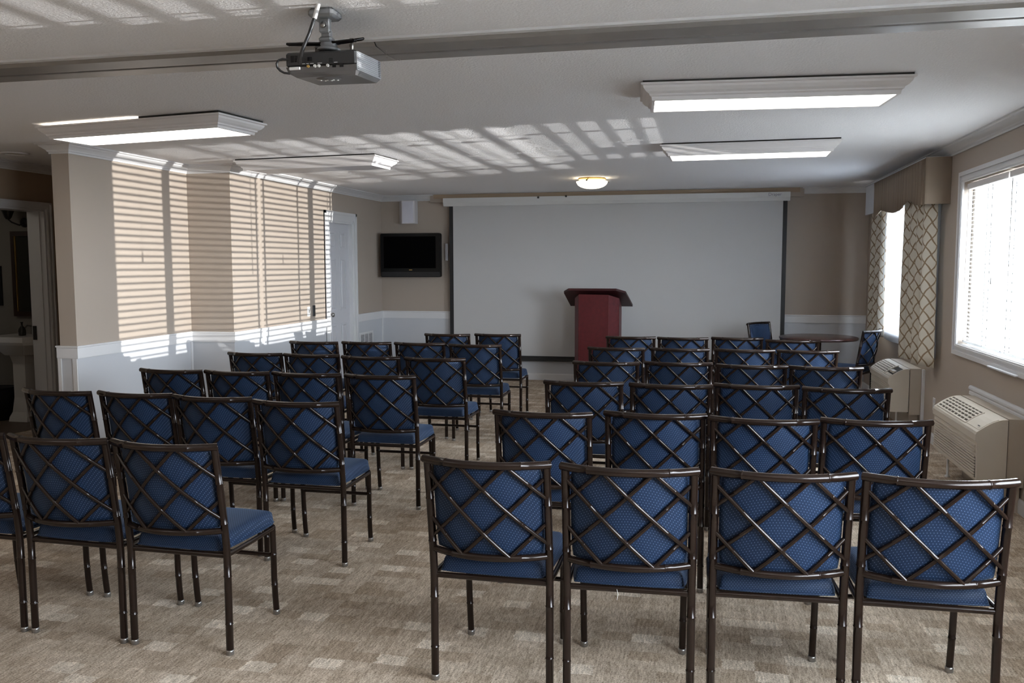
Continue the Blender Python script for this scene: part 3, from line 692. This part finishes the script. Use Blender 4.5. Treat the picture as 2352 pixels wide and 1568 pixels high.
# ------------------------------------------------------------------ wall heater / air conditioner units
def ptac(y0, L, label, lid_open):
    t = empty('wall_air_conditioner', (XR, y0, 0), 0, label, 'air conditioner', 'wall air conditioners')
    X = lambda x: x-XR
    prof = [(X(1.722), .20), (X(1.716), .205), (X(1.712), .455), (X(1.700), .470), (X(1.700), .512), (X(1.708), .528)]
    n = 8
    for k in range(1, n+1):
        a = k/n; prof.append((X(1.708)+a*.172, .528+.084*math.sin(a*PI/2)))
    prof += [(X(1.888), .612), (X(1.888), .20)]
    MB().prism(prof, 0, L, 'y').build('front_cover', 'ptac_beige', t)
    MB().prism([(X(1.895), .175), (X(1.895), .615), (X(1.996), .615), (X(1.996), .175)], .012, L-.012, 'y').build('wall_sleeve', 'ptac_side', t)
    MB().prism([(X(1.886), .19), (X(1.886), .600), (X(1.897), .600), (X(1.897), .19)], .02, L-.02, 'y').build('seam', 'dark_gap', t)
    MB().box(X(1.7135), X(1.722), .03, L-.03, .225, .447).build('grille_recess', 'dark_gap', t)
    g = None
    for k in range(12):
        z = .226+k*.0185
        if g is None:
            g = MB().prism([(X(1.7125), 0), (X(1.704), .003), (X(1.704), .0095), (X(1.7125), .0125)], .03, L-.03, 'y').build('louver', 'ptac_beige', t); g.location.z = z
        else:
            c = g.copy(); col.objects.link(c); c.parent = t; c.location.z = z
    # air outlet grid in the curved top
    yA, yB = .30, L-.045
    def topz(x):
        a = max(0, min(1, (x-1.708)/.172)); return .528+.084*math.sin(a*PI/2)
    def strip(xa, xb, ya, yb, dz, th):
        m_ = MB(); q = 4; vs = []
        for i in range(q+1):
            x = xa+(xb-xa)*i/q
            for y in (ya, yb):
                for d in (dz, dz-th): vs.append((X(x), y, topz(x)+d))
        fs = []
        for i in range(q):
            o = i*4; fs += [(o, o+4, o+6, o+2), (o+1, o+3, o+7, o+5), (o, o+1, o+5, o+4), (o+2, o+6, o+7, o+3)]
        fs += [(0, 2, 3, 1), (q*4, q*4+1, q*4+3, q*4+2)]
        m_.add(vs, fs); return m_
    strip(1.722, 1.832, yA, yB, .0015, .012).build('outlet_recess', 'grille_hole', t)
    gr = MB(); ny = 9
    for k in range(ny+1):
        y = yA+(yB-yA)*k/ny; s_ = strip(1.720, 1.834, y-.0075, y+.0075, .006, .008); gr.add(s_.v, s_.f)
    for k in range(6):
        x = 1.722+.11*k/5; s_ = strip(x-.0045, x+.0045, yA, yB, .006, .008); gr.add(s_.v, s_.f)
    gr.build('outlet_grid', 'ptac_beige', t)
    if lid_open:
        strip(1.735, 1.835, .02, yA-.06, .0015, .004).build('control_well', 'dark_gap', t)
        MB().box(X(1.75), X(1.80), .05, yA-.10, .565, .585).build('control_knobs', 'ptac_side', t)
        strip(1.716, 1.738, .012, yA-.02, .006, .008).build('control_lip', 'ptac_beige', t)
        strip(1.716, 1.842, yA-.055, yA-.02, .012, .014).build('control_lid', 'ptac_beige', t)
    else:
        strip(1.722, 1.838, .015, yA-.02, .003, .006).build('control_lid', 'ptac_beige', t)
        MB().box(X(1.733), X(1.739), .05, .08, .5585, .562).build('badge', 'dark_gap', t)
    MB().box(X(1.905), X(1.99), .06, L-.06, .0, .176).build('stand', 'ptac_side', t)
    for y in (.08, L-.08):
        MB().lathe([(.018, 0), (.018, .012), (.009, .016), (.009, .20)], (X(1.80), y, 0), 12).build('foot', 'cable_white', t)
    return t
ptac(6.02, 1.08, 'beige wall air conditioner nearest the camera, under the blinds', False)
ptac(8.79, .93, 'beige wall air conditioner in the back corner under the curtains', True)
b = MB().prism([(XR, .606), (XR-.018, .606), (XR-.018, .628), (XR-.012, .634), (XR-.024, .650), (XR-.024, .662), (XR-.014, .675), (XR, .675)], 5.4, 7.23, 'y')
b.build('wall_ledge', 'white_trim', label='white moulded ledge on the wall behind the nearest air conditioner', cat='moulding')
S('trim_12', 'white_trim', MB().box(XR-.018, XR, 8.68, 8.73, 0, .62))
ol = empty('outlet', (XR, 8.30, .30), 0, 'white wall outlet between the two air conditioners', 'outlet')
MB().bev(-.008, 0, -.036, .036, -.002, .115, .003).build('plate', 'cable_white', ol)
for z in (.025, .072): MB().box(-.0095, -.007, -.015, .015, z, z+.024).build('socket', 'valance_lining', ol)

# ------------------------------------------------------------------ curtains and valance
def cloth(name, y0, y1, xm, amp, waves, z_top, z_bot, m_, label, cat, group=None, gather=.55, seed=1, ny=None, flare=0):
    rnd = random.Random(seed); ny = ny or waves*12; nz = 14
    ph = rnd.random()*6; vs = []; uvs = []
    waves_amp = [amp*(.85+.3*rnd.random()) for _ in range(waves+2)]
    arc = 0; prev = None; A = []
    for i in range(ny+1):
        s_ = i/ny; k = s_*waves; ai = waves_amp[int(k)]*(1-(k % 1))+waves_amp[int(k)+1]*(k % 1)
        A.append((s_, math.sin(2*PI*k+ph), ai, .15*math.sin(4*PI*k+1.3*ph)))
    for side in (0, 1):
        for j in range(nz+1):
            v = j/nz; z = z_top+(z_bot-z_top)*v; g = .72+.28*min(1, v*1.6); arc = 0; prev = None
            for (s_, sn, ai, s2) in A:
                yy = y0+(y1-y0)*(s_ + .012*math.sin(9*s_+3*v)) + flare*v*(s_-.5)
                xx = xm+ai*g*(sn+s2*(1-v*.5)) + (.0025 if side else 0)
                if prev: arc += math.hypot(xx-prev[0], yy-prev[1])
                prev = (xx, yy); zb = z + (.006*math.sin(13*s_)*v)
                vs.append((xx, yy, zb)); uvs.append((arc, z))
    m1 = ny+1; tot = m1*(nz+1); fs = []
    for j in range(nz):
        for i in range(ny):
            a = j*m1+i; fs.append((a, a+1, a+m1+1, a+m1)); fs.append((tot+a, tot+a+m1, tot+a+m1+1, tot+a+1))
    for i in range(ny):
        a = nz*m1+i; fs.append((a, a+1, tot+a+1, tot+a)); fs.append((i, tot+i, tot+i+1, i+1))
    for j in range(nz):
        a = j*m1; fs.append((a, a+m1, tot+a+m1, tot+a)); b2 = a+ny; fs.append((b2, tot+b2, tot+b2+m1, b2+m1))
    b = MB(); b.add(vs, fs, True)
    return b.build(name, m_, label=label, cat=cat, group=group, uvs=uvs)
cloth('curtain', 8.16, 9.20, 1.888, .054, 4, 2.20, .70, 'curtain_trellis', 'cream trellis-patterned curtain hanging above the back-corner air conditioner', 'curtain', 'trellis curtains', seed=4, flare=.05)
far_curtain = cloth('curtain', 10.19, 11.0, 1.890, .052, 3, 2.20, .80, 'curtain_trellis', 'cream trellis-patterned curtain in the far corner by the round table', 'curtain', 'trellis curtains', seed=9)
cloth('sheer_curtain', 8.30, 10.60, 1.984, .006, 26, 2.25, .76, 'sheer_voile', 'white sheer curtain glowing over the back window', 'curtain', seed=3, ny=160)
MB().tube([(1.86, 10.02, 2.2), (1.855, 10.02, 1.30)], .004, 6).build('draw_wand', 'cord_grey', far_curtain)
va = empty('valance', (XR, 8.05, 2.10), 0, 'taupe striped fabric valance box above the back window', 'valance')
bot = [(8.05, 2.107), (8.2, 2.108), (8.35, 2.116), (8.47, 2.130), (8.56, 2.156), (8.66, 2.178), (8.74, 2.180), (8.84, 2.168), (8.96, 2.142), (9.08, 2.118), (9.22, 2.107), (9.40, 2.108), (9.58, 2.122), (9.72, 2.140), (9.86, 2.155), (9.98, 2.166), (10.10, 2.160), (10.20, 2.140), (10.28, 2.118), (10.36, 2.102), (10.43, 2.095)]
vs = []; uvs = []; N = 130
def botz(y):
    for (a, b_) in zip(bot[:-1], bot[1:]):
        if y <= b_[0]+1e-6: return a[1]+(b_[1]-a[1])*(y-a[0])/(b_[0]-a[0])
    return bot[-1][1]
for side in (0, 1):
    for i in range(N+1):
        y = 8.05+(10.43-8.05)*i/N; fold = .0035*math.sin(y*47)+.003*math.sin(y*23+1)
        for (z) in (2.50, 2.42, 2.30, botz(y)):
            vs.append((1.80-XR+(fold if z < 2.49 else 0)+(.012 if side else 0), y-8.05, z-2.10)); uvs.append((y, z))
M4 = 4; T = (N+1)*4; fs = []
for i in range(N):
    for k in range(3):
        a = i*4+k; fs.append((a, a+1, a+5, a+4)); fs.append((T+a, T+a+4, T+a+5, T+a+1))
    a = i*4+3; fs.append((a, T+a, T+a+4, a+4)); a = i*4; fs.append((a, a+4, T+a+4, T+a))
for k in range(3):
    fs.append((k, T+k, T+k+1, k+1)); a = N*4+k; fs.append((a, a+1, T+a+1, T+a))
b = MB(); b.add(vs, fs, True); b.build('front_panel', 'valance_stripe', va, uvs=uvs)
vs = []; uvs = []
for (x, y) in ((1.795, 8.05), (1.86, 8.048), (1.93, 8.046), (1.998, 8.05)):
    for yo in (0, .012):
        for z in (2.50, 2.107): vs.append((x-XR, y+yo-8.05, z-2.10)); uvs.append((x*.35+.02, z))
fs = []
for i in range(3):
    o = i*4; fs += [(o, o+1, o+5, o+4), (o+2, o+6, o+7, o+3), (o, o+4, o+6, o+2), (o+1, o+3, o+7, o+5)]
fs += [(0, 2, 3, 1), (12, 13, 15, 14)]
b = MB(); b.add(vs, fs); b.build('end_panel', 'valance_stripe', va, uvs=uvs)
MB().box(1.795-XR, 1.998-XR, 0, 2.92, .395, .403).build('top_board', 'valance_lining', va)
MB().box(1.803-XR, 1.822-XR, 2.385, 2.90, .068, .392).build('bare_end_board', 'valance_lining', va)
# fold lines gathered at the front corner
for y in (8.10, 8.135, 8.17):
    MB().tube([(1.797-XR, y-8.05, .395), (1.794-XR, y-8.047, .20), (1.797-XR, y-8.05, .012)], .006, 6).build('pleat', 'valance_stripe', va)

# ------------------------------------------------------------------ small wall fittings on the left
vt = empty('wall_vent', (XL2+.007, 10.96, .40), 0, 'white slotted air vent low on the left wall by the door', 'vent')
MB().bev(0, .008, 0, .50, 0, .29, .003).build('frame', 'white_trim', vt)
for c_ in range(3):
    y = .045+c_*.145
    MB().box(.0075, .0085, y, y+.12, .03, .262).build('slot_field', 'dark_gap', vt)
    b = MB()
    for k in range(13): b.box(.0085, .011, y, y+.12, .033+k*.018, .033+k*.018+.009)
    b.build('louver', 'white_trim', vt)
ls = empty('light_switch', (XL2, 9.46, 1.00), 0, 'white wall switch plate with dark toggle above the chair rail', 'switch')
MB().bev(0, .008, -.035, .035, 0, .115, .003).build('plate', 'cable_white', ls)
MB().bev(.008, .016, -.006, .006, .040, .075, .002).build('toggle', 'black_plastic', ls)
ls = empty('light_switch', (XL2, 9.60, .995), 0, 'small dark wall plate beside the switch plate', 'switch')
MB().bev(0, .012, -.028, .028, 0, .13, .003).build('plate', 'projector_dark', ls)  # plain dark plate, no toggle

# ------------------------------------------------------------------ washroom beyond the doorway
sk = empty('pedestal_sink', (-6.88, 7.855, 0), 0, 'pale pedestal sink in the dark washroom', 'sink')
prof = [(-.27, 0), (-.27, -.30), (-.20, -.44), (.20, -.44), (.27, -.30), (.27, 0)]
b = MB(); vs = [(x, y, .885) for x, y in prof]+[(x*1.0, y*1.0, .83) for x, y in prof]+[(x*.96, y*.96, .80) for x, y in prof]+[(x*.55, y*.72-.02, .69) for x, y in prof]
fs = [(0, 1, 2, 3, 4, 5), (23, 22, 21, 20, 19, 18)]+[(k*6+i, (k+1)*6+i, (k+1)*6+(i+1) % 6, k*6+(i+1) % 6) for k in range(3) for i in range(6)]
b.add(vs, fs); b.build('basin', 'porcelain', sk)
b = MB(); vs = []
for (z, wx, ya, yb) in ((.70, .11, -.10, -.30), (.60, .085, -.12, -.28), (.25, .085, -.12, -.28), (.10, .10, -.11, -.30), (.05, .125, -.09, -.32), (.004, .13, -.09, -.33)):
    vs += [(-wx, ya, z), (-wx*.85, yb, z), (wx*.85, yb, z), (wx, ya, z)]
fs = [(0, 1, 2, 3), (23, 22, 21, 20)]+[(k*4+i, (k+1)*4+i, (k+1)*4+(i+1) % 4, k*4+(i+1) % 4) for k in range(5) for i in range(4)]
b.add(vs, fs); b.build('pedestal', 'porcelain', sk)
b = MB().lathe([(.012, 0), (.012, .09), (.009, .10), (0, .10)], (0, -.07, .885), 12); b.tube([(0, -.07, .97), (0, -.14, .985), (0, -.18, .96)], .009, 8); b.build('tap', 'glide_metal', sk)
MB().lathe([(0, 0), (.035, 0), (.037, .05), (.030, .075), (.010, .10), (.010, .13), (.014, .132), (.014, .14), (0, .14)], (-6.86, 7.62, .886), 14).build('soap_bottle', 'mirror_glass', label='small glass soap bottle standing on the pedestal sink', cat='bottle')
mr = empty('mirror', (-6.94, 7.86, 1.07), 0, 'dark framed wall mirror with gold bead above the sink', 'mirror')
for (a, b_, c, d) in ((-.20, -.16, 0, .89), (.16, .20, 0, .89), (-.16, .16, 0, .05), (-.16, .16, .84, .89)): MB().box(a, b_, -.03, 0, c, d).build('frame', 'dark_door', mr)
for (a, b_, c, d) in ((-.16, -.148, .05, .84), (.148, .16, .05, .84)): MB().box(a, b_, -.024, -.005, c, d).build('gold_bead', 'gold_metal', mr)
MB().box(-.148, .148, -.012, -.006, .05, .84).build('glass', 'mirror_glass', mr)
pf = empty('picture_frame', (-7.43, 7.86, 1.18), 0, 'small black picture frame on the washroom wall', 'picture')
for (a, b_, c, d) in ((-.14, -.11, 0, .42), (.11, .14, 0, .42), (-.11, .11, 0, .03), (-.11, .11, .39, .42)): MB().box(a, b_, -.02, 0, c, d).build('frame', 'black_plastic', pf)
MB().box(-.11, .11, -.010, -.002, .03, .39).build('picture', 'black_border', pf)
sn = empty('wall_sconce', (-6.97, 7.86, 2.05), 0, 'dark bell-shaped wall sconce above the mirror', 'wall lamp')
MB().lathe([(0, 0), (.05, 0), (.05, -.015), (0, -.02)], n=18, axis='y').build('wall_plate', 'black_plastic', sn)
MB().tube([(0, -.01, 0), (0, -.08, -.03), (-.05, -.13, 0), (-.08, -.14, .03)], .008, 8).build('arm', 'black_plastic', sn)
MB().lathe([(.02, 0), (.035, .02), (.05, .06), (.075, .13)], (-.08, -.14, .03), 18).build('shade', 'mirror_glass', sn)
bn = empty('waste_bin', (-7.18, 7.62, 0), 0, 'dark waste bin on the washroom floor left of the sink', 'bin')
MB().lathe([(0, .004), (.12, .004), (.15, .33), (.155, .335), (.14, .335), (.11, .02), (0, .02)], n=20).build('bucket', 'black_plastic', bn)
MB().lathe([(.152, .325), (.160, .335), (.152, .345), (.146, .335), (.152, .325)], n=20).build('rim', 'black_gloss', bn)

bl = empty('washroom_fill_light', (-7.6, 6.3, ZC), 0, 'small round fill lamp added out of view inside the washroom', 'ceiling light')  # unseen lamp added to brighten the washroom
MB().lathe([(0, 0), (.14, 0), (.14, -.015), (.12, -.02), (0, -.02)], n=24).build('ceiling_plate', 'fixture_white', bl)
MB().lathe([(.12, -.02), (.115, -.045), (.08, -.07), (.03, -.082), (0, -.083)], n=24).build('glass_bowl', 'washroom_fill_bowl', bl)

# ------------------------------------------------------------------ chairs
def interp(tbl, z):
    for (a, b_) in zip(tbl[:-1], tbl[1:]):
        if z <= b_[0]: return a[1]+(b_[1]-a[1])*(z-a[0])/(b_[0]-a[0])
    return tbl[-1][1]
POST = [(0, 0), (.42, 0), (.50, -.007), (.58, -.018), (.70, -.037), (.80, -.054), (.90, -.072)]
PXW = .2255; BOW = .072
def yb(u, z): return interp(POST, z)-BOW*(1-(2*u-1)**2)
def ringed(pts, r, rings, seg=.003):
    """tube points with bamboo-like raised rings at the given path lengths"""
    P = [Vector(p) for p in pts]; L = [0]
    for a, b_ in zip(P[:-1], P[1:]): L.append(L[-1]+(b_-a).length)
    tot = L[-1]; marks = [(l, r) for l in L]
    for q in rings:
        q = q*tot
        if seg*2 < q < tot-seg*2: marks += [(q-seg, r), (q-seg*.4, r*1.11), (q+seg*.4, r*1.11), (q+seg, r)]
    marks.sort(); out = []; rs = []; last = -1
    for l, rr in marks:
        if l-last < 1e-5: continue
        last = l
        for i in range(len(L)-1):
            if l <= L[i+1]+1e-9:
                t = (l-L[i])/max(1e-9, L[i+1]-L[i]); out.append(P[i].lerp(P[i+1], t)); rs.append(rr); break
    return out, rs
def chair_proto():
    t = empty('banquet_chair')
    M = 'chair_metal'
    for s in (-1, 1):
        pts = [(s*PXW, interp(POST, z), z) for z in (.018, .15, .30, .40, .46, .52, .60, .70, .80, .884)]
        p_, r_ = ringed(pts, .0152, (.13, .36, .62, .82)); leg = MB().tube(p_, r_, 10).build('rear_leg', M, t)
        MB().lathe([(0, 0), (.0145, 0), (.0165, .004), (.0150, .010), (.0165, .014), (.0155, .022), (0, .022)], (s*PXW, 0, 0), 12).build('glide', 'glide_metal', leg)
        pts = [(s*.207, .405, .415), (s*.206, .410, .30), (s*.2045, .414, .18), (s*.2035, .421, .09), (s*.203, .4295, .018)]
        p_, r_ = ringed(pts, .0138, (.32, .68)); leg = MB().tube(p_, r_, 10).build('front_leg', M, t)
        MB().lathe([(0, 0), (.0145, 0), (.0165, .004), (.0150, .010), (.0165, .014), (.0150, .022), (0, .022)], (s*.203, .4295, 0), 12).build('glide', 'glide_metal', leg)
    for (nm, z, e, r) in (('top_rail', .885, .0145, .0150), ('lower_rail', .527, -.004, .0132)):
        pts = []
        for k in range(15):
            u = k/14; x = -PXW-e+(2*PXW+2*e)*u; pts.append((x, yb(u, z), z))
        p_, r_ = ringed(pts, r, (.22, .78)); MB().tube(p_, r_, 10).build(nm, M, t)
    # diagonal lattice of round bars
    za, zb = .530, .884; U = lambda i: .5+.2*i; Z = lambda j: za+(zb-za)*j/4
    lines = []
    for c in (5, 3, 1, -1):
        lo = max(-2.5, c-4.0); hi = min(2.5, c-0.0); lines.append([(lo, c-lo), (hi, c-hi)])
    for q, ((i0, j0), (i1, j1)) in enumerate(lines):
        for mir in (1, -1):
            pts = []
            for k in range(9):
                i = i0+(i1-i0)*k/8; j = j0+(j1-j0)*k/8; u = .5+mir*(U(i)-.5)
                pts.append((-PXW+2*PXW*u, yb(u, Z(j))+(.0025 if mir < 0 else -.0025), Z(j)))
            L = abs(i1-i0); rg = (.3, .7) if L > 3 else (.5,)
            p_, r_ = ringed(pts, .0080, rg, .0025); MB().tube(p_, r_, 8).build('lattice_bar', M, t)
    # seat frame
    b = MB().tube(ringed([(-PXW, .002, .418), (PXW, .002, .418)], .0112, (.3, .7))[0], .0112, 10); b.build('rear_seat_rail', M, t)
    b = MB()
    for s in (-1, 1): b.tube([(s*PXW, .0, .420), (s*.224, .20, .418), (s*.217, .38, .416), (s*.205, .415, .416)], .0105, 8)
    b.tube([(-.205, .415, .416), (0, .428, .416), (.205, .415, .416)], .0105, 8); b.build('seat_frame', M, t)
    p_, r_ = ringed([(-.206, .410, .285), (.206, .410, .285)], .0095, (.5,)); MB().tube(p_, r_, 8).build('front_stretcher', M, t)
    # upholstered back: padded panel following the bow
    n = 16; vs = []; hw = .208; hh = .171; zc = .705
    def prm(k): a = -1+2*k/n; return math.copysign(abs(a)**.8, a) if a else 0
    for side in (0, 1):
        for j in range(n+1):
            for i in range(n+1):
                a, c = prm(i), prm(j); k_ = .035
                x = a*hw*(1-k_*c**4*abs(a)**3); z = zc+c*hh*(1-k_*a**4*abs(c)**3)
                th = (1-max(abs(a), abs(c))**7)
                u = .5+x/(2*PXW); y0_ = yb(u, z)
                vs.append((x, y0_+(.015-.004*th if side == 0 else .022+.032*th), z))
    N = n+1; T = N*N; fs = []
    for j in range(n):
        for i in range(n):
            q = j*N+i; fs.append((q, q+1, q+N+1, q+N)); fs.append((T+q, T+q+N, T+q+N+1, T+q+1))
    for i in range(n):
        fs.append((i, T+i, T+i+1, i+1)); q = n*N+i; fs.append((q, q+1, T+q+1, T+q))
        q = i*N; fs.append((q, q+N, T+q+N, T+q)); q = i*N+n; fs.append((q, T+q, T+q+N, q+N))
    b = MB(); b.add(vs, fs, True); b.build('back_pad', 'blue_fabric', t)
    # seat cushion
    vs = []; n = 20
    def prm(k): a = -1+2*k/n; return math.copysign(abs(a)**.5, a) if a else 0
    def plan(a, c):
        wd = .206+.018*(c+1)/2
        k_ = .045+.05*max(0, c)
        return a*wd*(1-k_*c**4*abs(a)**3), .222+c*.222*(1-k_*a**4*abs(c)**3)
    for side in (0, 1):
        for j in range(n+1):
            for i in range(n+1):
                a, c = prm(i), prm(j); x, y = plan(a, c); m_ = max(abs(a), abs(c)); th = (1-m_**6)
                vs.append((x*(1 if side else .985), y if side else .222+(y-.222)*.985, .431 if side == 0 else 0.440+.052*max(0, 1-m_**14)**.5+.010*(1-a*a)*(1-c*c)))
    N = n+1; T = N*N; fs = []
    for j in range(n):
        for i in range(n):
            q = j*N+i; fs.append((q, q+N, q+N+1, q+1)); fs.append((T+q, T+q+1, T+q+N+1, T+q+N))
    for i in range(n):
        fs.append((i, i+1, T+i+1, T+i)); q = n*N+i; fs.append((q, T+q, T+q+1, q+1))
        q = i*N; fs.append((q, T+q, T+q+N, q+N)); q = i*N+n; fs.append((q, q+N, T+q+N, T+q))
    b = MB(); b.add(vs, fs, True); cu = b.build('seat_cushion', 'blue_fabric', t)
    ring = []
    for (e0, e1) in (((-1, -1), (1, -1)), ((1, -1), (1, 1)), ((1, 1), (-1, 1)), ((-1, 1), (-1, -1))):
        for k in range(8):
            q = k/8; a = e0[0]+(e1[0]-e0[0])*q; c = e0[1]+(e1[1]-e0[1])*q; x, y = plan(a, c); ring.append((x*1.004, .222+(y-.222)*1.004, .436))
    ring.append(ring[0]); MB().tube(ring, .0035, 6, False).build('piping', 'blue_fabric', cu)
    return t
proto = chair_proto()
ORD = ['first', 'second', 'third', 'fourth', 'fifth', 'sixth']
CH = [
    ('R', 1, 1, -0.776, 3.11, -0.011),
    ('R', 1, 2, -0.259, 3.108, 0.037),
    ('R', 1, 3, 0.264, 3.147, 0.055),
    ('R', 1, 4, 0.767, 3.167, 0.023),
    ('R', 2, 1, -0.765, 4.173, 0.012),
    ('R', 2, 2, -0.231, 4.249, 0.005),
    ('R', 2, 3, 0.269, 4.207, -0.004),
    ('R', 2, 4, 0.765, 4.274, 0.043),
    ('R', 3, 1, -0.72, 5.294, 0.01),
    ('R', 3, 2, -0.198, 5.281, 0.007),
    ('R', 3, 3, 0.298, 5.359, -0.002),
    ('R', 3, 4, 0.794, 5.319, 0.014),
    ('R', 4, 1, -0.706, 6.391, 0.009),
    ('R', 4, 2, -0.189, 6.46, -0.001),
    ('R', 4, 3, 0.322, 6.396, -0.001),
    ('R', 4, 4, 0.818, 6.397, 0.004),
    ('R', 5, 1, -0.743, 7.5, -0.002),
    ('R', 5, 2, -0.21, 7.537, -0.002),
    ('R', 5, 3, 0.32, 7.558, -0.0),
    ('R', 5, 4, 0.823, 7.57, 0.009),
    ('R', 6, 1, -0.718, 8.663, -0.001),
    ('R', 6, 2, -0.215, 8.657, -0.001),
    ('R', 6, 3, 0.3, 8.742, -0.003),
    ('R', 6, 4, 0.796, 8.559, -0.003),
    ('L', 1, 2, -2.623, 3.148, -0.023),
    ('L', 1, 1, -2.12, 3.138, -0.015),
    ('L', 2, 4, -3.603, 4.317, -0.088),
    ('L', 2, 3, -3.107, 4.325, -0.041),
    ('L', 2, 2, -2.607, 4.288, -0.026),
    ('L', 2, 1, -2.085, 4.225, 0.005),
    ('L', 3, 4, -3.559, 5.335, -0.028),
    ('L', 3, 3, -3.063, 5.333, -0.029),
    ('L', 3, 2, -2.567, 5.34, -0.034),
    ('L', 3, 1, -2.05, 5.341, 0.008),
    ('L', 4, 4, -3.561, 6.478, -0.008),
    ('L', 4, 3, -3.065, 6.471, -0.007),
    ('L', 4, 2, -2.534, 6.398, -0.016),
    ('L', 4, 1, -2.013, 6.397, -0.003),
    ('L', 5, 4, -3.548, 7.535, -0.007),
    ('L', 5, 3, -3.053, 7.597, 0.001),
    ('L', 5, 2, -2.542, 7.607, 0.001),
    ('L', 5, 1, -2.005, 7.547, 0.008),
    ('L', 6, 2, -2.588, 8.633, -0.003),
    ('L', 6, 1, -2.077, 8.718, -0.004),
    ('L', 1, 3, -3.128, 3.158, -0.03),
]
used = False
def place(x, y, a, label, group):
    global used
    o = copy_tree(proto) if used else proto
    used = True
    o.location = (x, y, 0); o.rotation_euler = (0, 0, a)
    o['label'] = label; o['category'] = 'chair'; o['group'] = group
    return o
for (blk, row, seat, x, y, a) in CH:
    if blk == 'R':
        lab = 'blue chair in the right-hand block, %s row from the camera, %s from the aisle' % (ORD[row-1], ORD[seat-1])
        g = 'banquet chairs in the right-hand block'
    else:
        lab = 'blue chair in the left-hand block, %s row from the camera, %s from the aisle' % (ORD[row-1], ORD[seat-1])
        g = 'banquet chairs in the left-hand block'
    place(x, y, a, lab, g)
def place_top(xt, yt, a, label):
    # (xt, yt) is the middle of the top rail
    place(xt+.072*-math.sin(a), yt+.072*math.cos(a), a, label, 'chairs at the round table')
place_top(.625, 10.94, math.radians(-126), 'blue chair left of the round table, its plain upholstered front towards the camera')
place_top(1.745, 9.955, math.radians(60), 'blue chair right of the round table with its latticed back against the curtains')
MB().tube([(-.30, 3.095, .422), (-.295, 3.09, .405), (-.298, 3.085, .385)], .0007, 4).build('loose_thread', 'thread', label='white thread hanging under the seat of the front-row chair beside the aisle chair', cat='thread')
